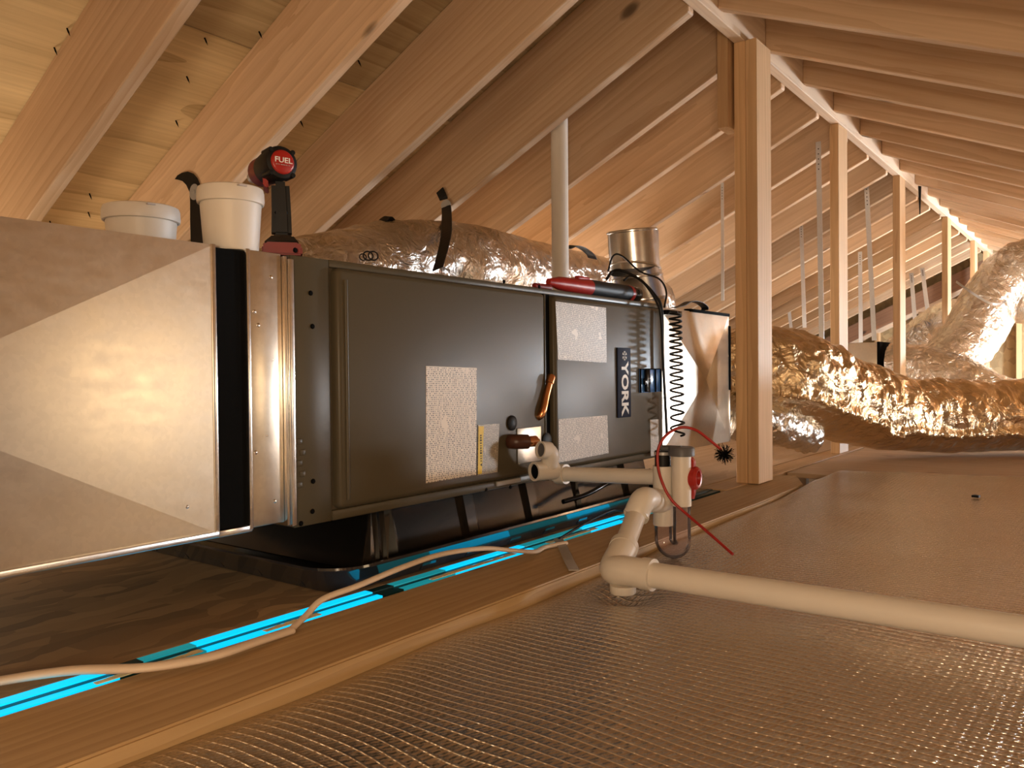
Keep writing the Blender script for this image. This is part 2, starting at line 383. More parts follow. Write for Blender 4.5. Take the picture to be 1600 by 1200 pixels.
def printed(name, paper, ink, rows, wordlen, amount=.5, axis='V', accent=None):
    """paper with rows of small unreadable print in the label's own UV square"""
    m, nt, b, N, L = nodes(name)
    tc = N('ShaderNodeTexCoord'); sx = N('ShaderNodeSeparateXYZ'); L(tc.outputs['UV'], sx.inputs[0])
    a, c = ('X', 'Y') if axis == 'V' else ('Y', 'X')
    k = N('ShaderNodeMath'); k.operation = 'MULTIPLY'; k.inputs[1].default_value = rows; L(sx.outputs[c], k.inputs[0])
    fr = N('ShaderNodeMath'); fr.operation = 'FRACT'; L(k.outputs[0], fr.inputs[0])
    fl = N('ShaderNodeMath'); fl.operation = 'FLOOR'; L(k.outputs[0], fl.inputs[0])
    cb = N('ShaderNodeCombineXYZ'); kk = N('ShaderNodeMath'); kk.operation = 'MULTIPLY'; kk.inputs[1].default_value = wordlen; L(sx.outputs[a], kk.inputs[0])
    L(kk.outputs[0], cb.inputs[0]); L(fl.outputs[0], cb.inputs[1])
    nz = N('ShaderNodeTexNoise'); nz.inputs['Scale'].default_value = 1; nz.inputs['Detail'].default_value = 2; L(cb.outputs[0], nz.inputs['Vector'])
    g = N('ShaderNodeMath'); g.operation = 'GREATER_THAN'; g.inputs[1].default_value = amount; L(nz.outputs['Fac'], g.inputs[0])
    ln = N('ShaderNodeMath'); ln.operation = 'LESS_THAN'; ln.inputs[1].default_value = .55; L(fr.outputs[0], ln.inputs[0])
    # blank margins and blank paragraphs
    bl = N('ShaderNodeTexNoise'); bl.inputs['Scale'].default_value = 3.2; L(tc.outputs['UV'], bl.inputs['Vector'])
    gb = N('ShaderNodeMath'); gb.operation = 'GREATER_THAN'; gb.inputs[1].default_value = .36; L(bl.outputs['Fac'], gb.inputs[0])
    p = N('ShaderNodeMath'); p.operation = 'MULTIPLY'; L(g.outputs[0], p.inputs[0]); L(ln.outputs[0], p.inputs[1])
    p2 = N('ShaderNodeMath'); p2.operation = 'MULTIPLY'; L(p.outputs[0], p2.inputs[0]); L(gb.outputs[0], p2.inputs[1])
    mx = N('ShaderNodeMix'); mx.data_type = 'RGBA'; mx.inputs['A'].default_value = (*paper, 1); mx.inputs['B'].default_value = (*ink, 1)
    L(p2.outputs[0], mx.inputs['Factor']); L(mx.outputs['Result'], b.inputs['Base Color'])
    b.inputs['Roughness'].default_value = .45
    return m

W_RAFT = wood('fir_rafter', (.77,.56,.375), (.55,.34,.19))
W_POST = wood('fir_post', (.72,.48,.26), (.52,.30,.14))
W_PLANK = wood('old_fir_plank', (.50,.34,.17), (.34,.205,.085), ring=20)
W_RIDGE = wood('pale_ridge', (.78,.62,.46), (.62,.44,.30))
W_DARK = wood('dark_fir', (.26,.13,.07), (.16,.075,.04))
W_PLY = wood('plywood', (.72,.57,.34), (.33,.215,.095), ring=3, along=.25)
W_DECK = wood('deck_plywood', (.60,.43,.28), (.44,.29,.17), ring=6, along=.2)
OSB_DARK = osb('osb_deck', (.42,.28,.14), (.11,.066,.030))
OSB_WALL = osb('osb_wall', (.42,.30,.15), (.20,.13,.06), 18)
GALV = galvanized('galvanized_steel')
GALV_B = galvanized('bright_galvanized', (.76,.75,.73), .22)
STRAPM = galvanized('strap_steel', (.70,.71,.73), .35)
FOIL = foil('duct_foil', (.82,.77,.70), .25, 22, .60)
FOIL_G = foil('duct_foil_amber_reflection', (.84,.66,.42), .24, 20, .75)  # amber is the wood's reflection, painted into the foil colour
BLANKET = blanket_mat('foil_blanket')
PAINT = plain('taupe_enamel', (.080,.064,.038), .34, spec=.24, noise_amt=.04, noise_scale=300, bump=.03)
PAINT_D = plain('taupe_enamel_edge', (.075,.060,.038), .36, noise_amt=.04, noise_scale=200)
BLACKP = plain('black_plastic', (.006,.0055,.005), .16, spec=.25, noise_scale=40, bump=.05)
BLACKM = plain('black_matt', (.003,.003,.003), .85, spec=.1)
RUBBER = plain('black_rubber', (.008,.0075,.007), .5, spec=.3, bump=.08, noise_scale=120)
PVC = plain('white_pvc', (.72,.66,.58), .38, noise_amt=.05, noise_scale=18)
PVC_D = plain('pipe_print', (.45,.40,.38), .5)
BUCKET = plain('bucket_plastic', (.72,.66,.58), .45, noise_amt=.05, noise_scale=14)
RED = plain('red_plastic', (.36,.018,.012), .35)
RED_D = plain('dark_red_plastic', (.20,.012,.010), .45)
CABLE = plain('cream_cable', (.72,.58,.44), .5)
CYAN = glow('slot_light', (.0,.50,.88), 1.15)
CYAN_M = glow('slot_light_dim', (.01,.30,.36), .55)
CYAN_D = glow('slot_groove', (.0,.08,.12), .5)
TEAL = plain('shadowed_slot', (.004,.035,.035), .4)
EDGE_GLOW = plain('edge_glow_paint', (.86,.74,.45), .8, noise_amt=.2, noise_scale=40)
GREEN = plain('green_plastic', (.010,.115,.035), .4)
COPPER = plain('copper', (.78,.36,.16), .25, metal=1)
BRASS = plain('brass', (.80,.56,.20), .25, metal=1)
RUST = plain('brown_rubber', (.075,.028,.016), .35)
GREYCAP = plain('grey_cap', (.10,.10,.11), .45)
STEEL = plain('washer_steel', (.42,.41,.40), .4, metal=.3)
NAVY = plain('navy_badge', (.010,.013,.035), .6, spec=.15)
WHITE = plain('white_print', (.82,.80,.76), .5, noise_amt=.02)
YELLOW = plain('yellow_print', (.78,.55,.03), .5)
INK = plain('black_print', (.015,.014,.013), .6)
BLUE_REFL = plain('blue_reflection_paint', (.06,.20,.55), .25)  # blue reflection on the latch window, painted as base colour
BLUET = plain('blue_foam', (.10,.42,.85), .6)
GYPSUM = plain('ceiling_board', (.72,.64,.52), .8, noise_scale=6)
CLEAR = thin_clear('clear_acrylic', (.93,.87,.87))
CLEARP = plain('clear_strap', (.75,.66,.56), .2, trans=.45, ior=1.4)
SMOKE = plain('pan_plastic', (.020,.021,.024), .10, spec=.7, noise_scale=20, bump=.12, coat=.5)
PAPER_A = printed('data_label', (.74,.64,.52), (.13,.11,.09), 58, 34, .50)
PAPER_B = printed('wiring_label', (.74,.66,.56), (.14,.12,.10), 62, 46, .44)
PAPER_C = printed('instruction_label', (.66,.59,.51), (.18,.16,.14), 44, 34, .48)
PAPER_Y = printed('caution_label', (.52,.44,.33), (.07,.06,.05), 16, 60, .45, 'H')

# ------------------------------------------------------------------ floor
XN, XF = -1.6, 8.86                  # the two gable ends
floor = setting('floor')
box('ceiling_board', (XN, -2.6, -.16), (XF, 4.1, -.14), GYPSUM, floor)
for i, (a, b) in enumerate(((XN, .10), (.103, 2.36))):
    box('platform_panel', (a, 1.028, -.018), (b, 2.30, 0), OSB_DARK, floor, .001, 1)
box('deck_panel', (2.364, 1.065, -.018), (4.80, 1.66, 0), W_DECK, floor, .0012, 1)
box('deck_panel', (4.806, 1.065, -.018), (7.24, 1.66, 0), W_DECK, floor, .0012, 1)
box('deck_panel', (7.246, 1.065, -.018), (XF, 1.66, 0), W_DECK, floor, .0012, 1)
for a, b in ((2.90, 4.06), (4.066, 5.28), (5.286, 6.50), (6.506, 7.72), (7.726, XF)):
    for c, d in ((-2.4, -.32), (-.314, .955)):
        box('deck_panel', (a, c, -.018), (b, d, 0), W_DECK, floor, .0012, 1, 'y')
box('sole_plate', (2.36, .962, -.036), (XF, 1.052, .002), W_POST, floor, .002, 1)
k = 0; x = 2.47
while x < XF:
    box('ceiling_joist', (x-.019, 1.0, -.139), (x+.019, 3.92, -.019 if False else -.0195), W_RAFT, floor, .002, 1, 'y'); x += .4064
x = -1.4
while x < 2.4:
    box('ceiling_joist', (x-.019, -2.4, -.139), (x+.019, 3.92, -.065), W_RAFT, floor, 0, 1, 'y'); x += .4064

# ------------------------------------------------------------------ roof: rafters, ridge, sheathing
ceiling = setting('ceiling')
cL = math.cos(math.atan(.478)); PL = .272 / cL            # plumb depth of the left rafters
def rafter_mesh(name, y0, z0, y1, s, plumb, t):
    """rafter in the YZ plane from its plumb cut at (y0,z0) to y1; slope s; x from 0 to t. Local x runs down the slope."""
    d = Vector((0, y1-y0, s*(y1-y0))).normalized(); X = d; Y = Vector((1,0,0)); Zv = X.cross(Y)
    fr = Matrix((X, Y, Zv)).transposed().to_4x4(); fr.translation = Vector((0, y0, z0))
    poly = [(y0,z0), (y1, z0+s*(y1-y0)), (y1, z0+s*(y1-y0)+plumb), (y0, z0+plumb)]
    bm = bmesh.new(); a = [bm.verts.new((0,*p)) for p in poly]; b = [bm.verts.new((t,*p)) for p in poly]
    bm.faces.new(a); bm.faces.new(b[::-1])
    for i in range(4): bm.faces.new((a[i], b[i], b[(i+1)%4], a[(i+1)%4]))
    bmesh.ops.recalc_face_normals(bm, faces=bm.faces)
    bmesh.ops.bevel(bm, geom=bm.edges[:], offset=.003, segments=1, affect='EDGES')
    bm.transform(fr.inverted()); me = bpy.data.meshes.new(name); bm.to_mesh(me); bm.free(); me.materials.append(W_RAFT)
    return me, fr
T2 = .038
mL, fL = rafter_mesh('rafter', 1.0, RZ0, 3.93, RS, PL, T2)
farL = [.965-.406*k for k in range(6, 0, -1)] + [.965, 1.392, 1.812, 2.224, 2.634, 3.03, 3.458, 3.90] + [4.29+.4064*k for k in range(11)]
for xf in farL:
    obj('rafter', mL, ceiling, Matrix.Translation((xf - T2, 0, 0)) @ fL)
mR, fR = rafter_mesh('rafter', .962, 1.455, -2.45, .42, .27, T2)
for xn in [2.31 - .406*k for k in range(9, -1, -1)] + [2.715, 3.12, 3.527, 3.96, 4.38, 4.80] + [4.80+.4064*k for k in range(1, 10)]:
    obj('rafter', mR, ceiling, Matrix.Translation((xn, 0, 0)) @ fR)
box('ridge_board', (XN, .9625, 1.428), (XF, .9995, 1.70), W_RIDGE, ceiling, .002, 1)
def slope_panel(y0, z0, s, a, b, x0, x1, up, t=.014):
    """sheathing panel between distances a and b down the slope"""
    d = Vector((0, 1 if s < 0 else -1, -abs(s))).normalized(); n = Vector((0, abs(s) if s < 0 else -abs(s), 1)).normalized()
    p = Vector((0, y0, z0)) + n * up
    fr = Matrix((Vector((1,0,0)), d, Vector((1,0,0)).cross(d))).transposed().to_4x4()
    fr.translation = p + d * ((a+b)/2) + Vector(((x0+x1)/2, 0, 0))
    zz = Vector((1,0,0)).cross(d); sgn = 1 if zz.dot(n) > 0 else -1
    bm = bmesh.new(); bm_box(bm, (-(x1-x0)/2, -(b-a)/2, min(0, sgn*t)), ((x1-x0)/2, (b-a)/2, max(0, sgn*t)))
    bmesh.ops.bevel(bm, geom=bm.edges[:], offset=.0012, segments=1, affect='EDGES')
    return bm_obj('sheathing_panel', bm, W_PLY, ceiling, fr)
topL = RZ0 + PL
for row, (a, b) in enumerate(((-.04, 1.02), (1.023, 2.24), (2.243, 3.32))):
    x0 = XN - (1.2 if row % 2 else 0) - .25
    while x0 < XF:
        slope_panel(1.0, topL, RS, a, b, max(x0, XN), min(x0+2.437, XF), .001); x0 += 2.44
topR = 1.455 + .27
for row, (a, b) in enumerate(((-.02, 1.02), (1.023, 2.24), (2.243, 3.75))):
    x0 = XN - (1.2 if row % 2 else 0)
    while x0 < XF:
        slope_panel(.962, topR, .42, a, b, max(x0, XN), min(x0+2.437, XF), .001); x0 += 2.44

# nail points coming through the sheathing between the nearest rafters
for u, v in ((138,332),(140,303),(78,346),(275,189),(292,120),(320,60),(405,50),(350,142),(105,45),(85,75),(335,180),(505,135),(560,95),(470,190)):
    r_ = ray(u, v); t_ = (topL - RS*1.0 - CAM_H)/(r_.z - RS*r_.y); q_ = O + r_*t_
    lathe('nail_tip', [(0,.024),(.0022,.010),(.0022,-.002)], BLACKM, ceiling, axis_frame(q_, (.1,-.5,-1)), 6)

# ------------------------------------------------------------------ gable walls
def gable(name, x0, x1):
    w = setting(name)
    ys = [4.05, 1.0, .96, -2.6]
    poly = [(x0, 4.05, -.14), (x0, -2.6, -.14), (x0, -2.6, 1.725-.42*3.56), (x0, .96, 1.73), (x0, 1.0, 1.73), (x0, 4.05, 1.73-.478*3.05)]
    o = prism('sheathing_board', poly, (x1-x0, 0, 0), OSB_WALL, w)
    return w
wall_far = gable('wall_far', XF, XF+.02)
wall_near = gable('wall_near', XN-.02, XN)
# end plate and studs of the far gable
def rz(Y, drop): return RZ0 + RS*(Y-1.0) - drop
beam('end_plate', (XF-.045, 1.0, rz(1.0, .20)), (XF-.045, 3.6, rz(3.6, .20)), .088, .038, W_RIDGE, wall_far)
beam('end_rafter', (XF-.12, 1.0, rz(1.0,.10)), (XF-.12, 3.75, rz(3.75,.10)), .05, .15, W_DARK, wall_far)
beam('end_plate', (XF-.045, .96, 1.30), (XF-.045, -1.6, 1.30-.42*2.56), .088, .038, W_RIDGE, wall_far)
for Y in (.75, 1.16, 1.57, 1.975, 2.38, 2.78, .36, -.05):
    zt = rz(Y, .215) if Y > 1 else 1.28 + .42*(Y-.96)
    box('stud', (XF-.092, Y-.019, 0), (XF-.002, Y+.019, zt), W_POST, wall_far, .002, 1, 'z')

# ------------------------------------------------------------------ posts under the ridge
def post(x0, x1, ys, label, top=1.4275, lean=0):
    o = thing('support_post', ((x0+x1)/2, sum(ys)/len(ys), .002), label, 'post', 'posts under the ridge')
    for a, b in zip(ys, ys[1:]):
        beam('post_board', ((x0+x1)/2, (a+b)/2, .002), ((x0+x1)/2-lean*.3, (a+b)/2+lean, top), x1-x0, abs(b-a)-.0008, W_POST, o, Vector((1,0,0)))
    return o
post(2.525, 2.655, (.9985, .9605, .9225), 'doubled timber post standing beside the cross-creased end plenum')
box('scab_block', (2.50, 1.0075, 1.155), (2.59, 1.0455, 1.50), W_POST, ceiling, .002, 1, 'z')
post(3.62, 3.76, (1.004, .966), 'single timber post rising behind the sagging amber foil duct')
post(4.80, 4.94, (.998, .960), 'single timber post in front of the grey sheet metal duct box')
post(6.33, 6.47, (.998, .960), 'timber post standing against the steep silver foil duct')
post(7.66, 7.80, (.998, .960), 'timber post half hidden above the steep silver foil duct')
post(8.45, 8.59, (.998, .960), 'last timber post under the ridge before the gable wall')

# ------------------------------------------------------------------ plank, cyan strip, blanket
def plank():
    bm = bmesh.new()
    # the end away from the camera is cut off at a slant and its near edge curves under the blanket
    out = [(-1.5, .982), (2.80, .965), (2.83, .90), (2.62, .812), (2.2, .800), (-1.5, .800)]
    a = [bm.verts.new((x, y, -.040)) for x, y in out]; b = [bm.verts.new((x, y, 0)) for x, y in out]
    bm.faces.new(a[::-1]); bm.faces.new(b)
    n = len(out)
    for i in range(n): bm.faces.new((a[i], a[(i+1)%n], b[(i+1)%n], b[i]))
    bmesh.ops.recalc_face_normals(bm, faces=bm.faces)
    bmesh.ops.bevel(bm, geom=bm.edges[:], offset=.003, segments=2, affect='EDGES')
    fr = Matrix.Translation((.65, .89, -.02)); bm.transform(fr.inverted())
    o = bm_obj('plank', bm, W_PLANK, None, fr, autosmooth=40)
    tag(o, 'long brown timber plank lying flat between foil blanket and air handler platform', 'plank')
plank()
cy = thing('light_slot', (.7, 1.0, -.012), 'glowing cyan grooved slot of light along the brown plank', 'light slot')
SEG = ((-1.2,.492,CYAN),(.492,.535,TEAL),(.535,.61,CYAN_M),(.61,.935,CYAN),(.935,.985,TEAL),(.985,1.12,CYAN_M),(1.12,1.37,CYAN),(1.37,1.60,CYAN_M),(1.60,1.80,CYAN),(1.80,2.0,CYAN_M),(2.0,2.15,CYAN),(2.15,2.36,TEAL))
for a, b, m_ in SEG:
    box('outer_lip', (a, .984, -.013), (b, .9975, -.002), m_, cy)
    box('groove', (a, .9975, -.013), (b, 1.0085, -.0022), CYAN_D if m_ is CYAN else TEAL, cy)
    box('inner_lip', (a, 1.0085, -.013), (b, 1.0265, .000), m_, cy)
for a, b in ((.46,.60),(.70,.80),(1.05,1.30),(1.42,1.62),(1.74,1.80)):  # pale jagged strips: slot glow painted along the plank's inner edge
    bm = bmesh.new(); n = 14
    top = [bm.verts.new((a+(b-a)*i/n, .980+random.uniform(0,.004)*0+.004+random.uniform(0,.006), .0008)) for i in range(n+1)]
    bot = [bm.verts.new((a+(b-a)*i/n, .976, .0008)) for i in range(n+1)]
    for i in range(n): bm.faces.new((bot[i], bot[i+1], top[i+1], top[i]))
    r = bmesh.ops.extrude_face_region(bm, geom=bm.faces[:]); bmesh.ops.translate(bm, vec=(0,0,.001), verts=[v for v in r['geom'] if isinstance(v, bmesh.types.BMVert)])
    bm_obj('edge_glow', bm, EDGE_GLOW, cy)

def blanket():
    x0, x1, y0, y1 = -1.45, 3.06, -1.5, .7985
    nx, ny = 300, 150; V = []; Fc = []
    for i in range(nx+1):
        for j in range(ny+1):
            x = x0 + (x1-x0)*i/nx; y = y0 + (y1-y0)*j/ny
            xx = x + max(0, (x-2.3)/.76) * (.22 * max(0, (.75-y)))          # far edge runs slightly off square
            z = -.012 + .010*noise.noise(Vector((x*1.4, y*1.9, 3))) + .006*noise.noise(Vector((x*4, y*5, 9)))
            z += .020*max(0, min(1, (x-1.5)/1.2))
            e = max(0, (y-(y1-.10))/.10); z -= .010*e*e*(1 - max(0, min(1, (x-2.3)/.4)))
            d = math.hypot(x-.55, y-.53); z -= .012*math.exp(-(d/.055)**2)     # pulled down by a fastener
            d = math.hypot(x-1.211, y-.682); z -= .030*math.exp(-(d/.05)**2)     # pressed in under the pipe elbow
            ef = max(0, (x-(x1-.07))/.07); z -= .030*ef*ef
            V.append((xx, y, z))
    for i in range(nx):
        for j in range(ny):
            a = i*(ny+1)+j; Fc.append((a, a+ny+1, a+ny+2, a+1))
    o = obj('insulation_blanket', mesh_from('insulation_blanket', V, Fc, BLANKET, True))
    sm = o.modifiers.new('thickness', 'SOLIDIFY'); sm.thickness = .006; sm.offset = -1
    tag(o, 'quilted reflective foil insulation blanket spread over the joists', 'insulation')
blanket()
# small grey chip lying on the blanket
c = PZ(1525, 777, .006)
tag(prism('debris_chip', [c+Vector((-.012,-.008,0)), c+Vector((.010,-.010,0)), c+Vector((.013,.006,0)), c+Vector((-.006,.011,0))], (0,0,.006), RUBBER, None, .001), 'small dark chip lying on the foil blanket', 'debris')

# ------------------------------------------------------------------ sheet metal ducts
YF = 1.10                             # front plane of unit and ducts
def crossbroken(name, x0, x1, z0, z1, y, proud, mat, parent):
    """sheet with an X crease: four facets meeting at a point pushed out of the plane"""
    cx, cz = (x0+x1)/2, (z0+z1)/2
    V = [(x0,y,z0),(x1,y,z0),(x1,y,z1),(x0,y,z1),(cx,y-proud,cz)]
    Fc = [(0,1,4),(1,2,4),(2,3,4),(3,0,4)]
    V += [(v[0], y+.004, v[2]) for v in V[:4]]
    Fc += [(5,8,7,6),(0,5,6,1),(1,6,7,2),(2,7,8,3),(3,8,5,0)]
    return obj(name, mesh_from(name, V, Fc, mat), parent)
duct = thing('return_duct', (.2, 1.38, .13), 'large galvanized sheet metal duct with X-creased side beside the taupe unit', 'duct')
Z0, Z1, YB = .128, .5685, 1.66
crossbroken('side_panel', -.165, .704, Z0, Z1, YF, .012, GALV, duct)
crossbroken('side_panel', -1.05, -.168, Z0, Z1, YF, .012, GALV, duct)
for a, b in ((-1.05, -.168), (-.165, .704)):
    box('top_panel', (a, YF+.004, Z1-.004), (b, YB, Z1), GALV, duct)
    box('bottom_panel', (a, YF+.004, Z0), (b, YB, Z0+.004), GALV, duct)
    box('back_panel', (a, YB-.004, Z0+.004), (b, YB, Z1-.004), GALV, duct)
box('hem', (-1.05, YF-.0045, Z0-.006), (.704, YF+.002, Z0+.004), GALV_B, duct, .0015)
box('standing_seam', (-.175, YF-.012, Z0), (-.158, YF-.0005, Z1), GALV_B, duct, .002)
# black flexible connector
box('flexible_connector', (.7045, YF+.004, Z0+.004), (.7635, YB-.01, Z1-.003), BLACKM, duct)
box('connector_lip', (.700, YF-.002, Z0-.004), (.7065, YF+.008, Z1+.001), GALV_B, duct, .001)
box('connector_lip', (.7600, YF-.002, Z0-.004), (.7665, YF+.008, Z1+.001), GALV_B, duct, .001)
box('connector_sill', (.704, YF-.001, Z0-.007), (.765, YF+.012, Z0+.003), GALV_B, duct, .001)
box('collar', (.7665, YF+.001, Z0-.002), (.828, YB, Z1), GALV, duct, .002)
box('flange', (.8285, YF-.006, Z0-.008), (.8345, YB, Z1-.004), GALV_B, duct, .001)
box('flange', (.8352, YF-.010, Z0-.010), (.8452, YB, Z1-.008), GALV_B, duct, .0015)
for u, v in ((424, 433), (398, 487), (404, 508), (400, 707), (430, 783), (292, 792)):
    p = PY(u, v, YF); lathe('dent', [(0,.0012),(.0022,.001),(.0035,.0)], GALV_B, duct, axis_frame((p.x, YF+.0005 if u > 380 else YF-.0058*max(0,1-abs(p.x-.27)/.44)-.0002, p.z), (0,-1,0)), 10)

# ------------------------------------------------------------------ air handler
unit = thing('air_handler', (1.51, 1.38, .113), 'dark taupe horizontal air handler cabinet with paper labels and navy badge', 'air handler')
UX0, UX1, UZ0, UZ1 = .8455, 2.188, .113, .570
box('cabinet', (UX0, YF+.004, UZ0), (UX1, 1.66, UZ1), PAINT_D, unit, .004)
box('corner_stile', (UX0, YF-.0015, UZ0), (.926, YF+.006, UZ1-.001), PAINT, unit, .002)
box('base_rail', (.926, YF-.003, UZ0), (UX1, YF+.006, UZ0+.018), PAINT, unit, .0025)
box('top_rail', (.926, YF-.002, UZ1-.014), (UX1, YF+.006, UZ1-.0005), PAINT, unit, .0025)
def door_panel(name, x0, x1, z0, z1, proud, mat):
    bm = bmesh.new(); bm_box(bm, (x0, YF-proud, z0), (x1, YF+.004, z1))
    bmesh.ops.bevel(bm, geom=[e for e in bm.edges if all(abs(v.co.y-(YF-proud)) < 1e-5 for v in e.verts)] + [e for e in bm.edges if abs(e.verts[0].co.y-e.verts[1].co.y) > .005], offset=.011, segments=5, affect='EDGES', profile=.5)
    return bm_obj(name, bm, mat, unit, autosmooth=35)
p1 = door_panel('access_door', .934, 1.568, UZ0+.019, UZ1-.014, .014, PAINT)
p2 = door_panel('access_door', 1.604, 2.180, UZ0+.019, UZ1-.016, .016, PAINT)
box('door_gap', (1.569, YF-.001, UZ0+.02), (1.603, YF+.006, UZ1-.014), BLACKM, unit)
box('gap_bead', (1.577, YF-.005, UZ0+.02), (1.583, YF+.0, UZ1-.014), PAINT, unit, .0015)
tube('door_bead', [(.952, YF-.0145, UZ0+.035), (.952, YF-.0145, UZ1-.035)], .004, PAINT, p1, 8, 1)
screwm = None
def screw(u, v, y=YF-.0015, r=.0045):
    p = PY(u, v, y)
    return lathe('screw', [(0,.003),(r*.7,.0028),(r,.0012),(r,0)], BLACKM, unit, axis_frame((p.x, y, p.z), (0,-1,0)), 8)
for u, v in ((485,458),(488,510),(488,799),(470,818),(461,391),(489,752),(787,440),(759,765),(797,761),(842,448)): screw(u, v)
# stamped lettering relief on the corner stile, too worn to read
for i in range(5):
    p = PY(466 + i % 2 * 5, 690 + i * 17, YF-.0016)
    box('embossing', (p.x-.004, YF-.003, p.z-.005), (p.x+.008, YF-.001, p.z+.005), PAINT, unit, .0012, 2)
b_ = PY(775, 757, YF-.004); b2_ = PY(812, 751, YF-.004)
box('rail_clip', (b_.x, YF-.008, b_.z-.004), (b2_.x, YF-.003, b_.z+.006), STEEL, unit, .001)

def label(name, px, y, mat, parent=unit, t=.0008):
    """quad sticker from four photo corners (tl, tr, br, bl) on plane Y=y, with its own UV square"""
    P = [PY(u, v, y) for u, v in px]
    me = mesh_from(name, P + [p + Vector((0, t, 0)) for p in P], [(0,3,2,1),(4,5,6,7),(0,1,5,4),(1,2,6,5),(2,3,7,6),(3,0,4,7)], mat)
    uv = me.uv_layers.new(name='uv'); m = {0:(0,1),1:(1,1),2:(1,0),3:(0,0)}
    for l in me.loops: uv.data[l.index].uv = m[l.vertex_index % 4]
    return obj(name, me, parent)
YP = YF - .0148; YQ = YF - .0168
tag(label('data_label', ((666,572),(745,575),(744,742),(666,755)), YP, PAPER_A), 'large cream paper data label with rows of small print')
tag(label('caution_label', ((747,664),(780,662),(777,738),(746,743)), YP-.0003, PAPER_Y), 'small caution label with a yellow strip')
label('caution_band', ((748,666),(756,666),(753,740),(747,741)), YP-.0009, YELLOW)
fr_y = axis_frame(PY(751.5, 703, YP-.0012), (0,-1,0), (0,0,1))
def worn_print(name, frame, length, height, n, mat, parent, seed, mark=False):
    """a line of print too small to read: uneven strokes along local x; optionally a triangle mark first"""
    bm = bmesh.new(); rn = random.Random(seed); x = -length/2
    if mark:
        a = [bm.verts.new(p) for p in ((x, -height/2, 0), (x+height*1.1, -height/2, 0), (x+height*.55, height/2, 0))]; bm.faces.new(a); x += height*1.7
    st = (length/2 - x)/n
    for k in range(n):
        w = st*rn.uniform(.35,.7); h = height*rn.uniform(.55,1)
        bm.faces.new([bm.verts.new(p) for p in ((x,-h/2,0),(x+w,-h/2,0),(x+w,h/2,0),(x,h/2,0))]); x += st
    r = bmesh.ops.extrude_face_region(bm, geom=bm.faces[:]); bmesh.ops.translate(bm, vec=(0,0,.0003), verts=[v for v in r['geom'] if isinstance(v, bmesh.types.BMVert)])
    return bm_obj(name, bm, mat, parent, frame)
tag(worn_print('caution_print', fr_y, .070, .0060, 11, INK, unit, 4, True), 'warning triangle and small black print on the yellow strip')
tag(label('wiring_label', ((868,471),(947,481),(948,567),(872,562)), YQ, PAPER_B), 'white wiring diagram label')
tag(label('instruction_label', ((873,655),(949,649),(951,708),(873,723)), YQ, PAPER_C), 'creased paper instruction label')
label('rating_label', ((1016,656),(1030,655),(1029,711),(1017,713)), YQ, PAPER_C)
# badge
bp0 = PY(974, 597, YQ-.001)
bl = PY(963, 543, YQ); br = PY(985, 651, YQ)
badge = box('badge', (bl.x, YQ-.004, br.z), (br.x-.002, YQ, bl.z), NAVY, unit, .002)
tag(badge, 'navy badge with white lettering')
fr_b = axis_frame(((bl.x+br.x)/2-.001, YQ-.0044, PY(974, 607, YQ).z), (0,-1,0), (0,0,-1))
text('badge_lettering', 'YORK', .050, WHITE, fr_b, badge, .0016, sx=1.06)
cs = Vector(((bl.x+br.x)/2-.001, YQ-.0046, PY(974, 556, YQ).z))
bm = bmesh.new()
for k in range(6):
    a = k*math.pi/3; d = Vector((math.sin(a), 0, math.cos(a))); s = Vector((d.z, 0, -d.x))
    for p, q, w in ((cs+d*.003, cs+d*.013, .0016), (cs+d*.008, cs+d*.012+s*.004, .0013), (cs+d*.008, cs+d*.012-s*.004, .0013)):
        e = (q-p).normalized(); n = Vector((e.z, 0, -e.x))*w/2
        vs = [bm.verts.new(x) for x in (p+n, q+n, q-n, p-n)]; bm.faces.new(vs)
r = bmesh.ops.extrude_face_region(bm, geom=bm.faces[:]); bmesh.ops.translate(bm, vec=(0,-.0006,0), verts=[v for v in r['geom'] if isinstance(v, bmesh.types.BMVert)])
bm_obj('badge_emblem', bm, WHITE, badge)
# door latch pocket
a = PY(999, 576, YQ); b = PY(1031, 612, YQ)
pocket = box('latch_pocket', (a.x, YQ-.002, b.z), (b.x, YQ+.001, a.z), BLUE_REFL, unit, .001)
tag(pocket, 'recessed door latch with window painted with a blue reflection')
for f in (0, .42, .72, 1): 
    xx = a.x + (b.x-a.x)*f; box('pocket_bar', (xx-.0012, YQ-.006, b.z), (xx+.0012, YQ-.0018, a.z), BLACKM, pocket)
box('pocket_bar', (a.x, YQ-.006, a.z-.003), (b.x, YQ-.0018, a.z), BLACKM, pocket)
k0 = PY(1007, 594, YQ)
box('latch_knob', (k0.x-.017, YQ-.012, k0.z-.013), (k0.x+.017, YQ-.003, k0.z+.006), BLACKP, pocket, .003)
box('latch_stem', (k0.x-.009, YQ-.013, k0.z-.034), (k0.x+.009, YQ-.003, k0.z+.030), BLACKP, pocket, .003)
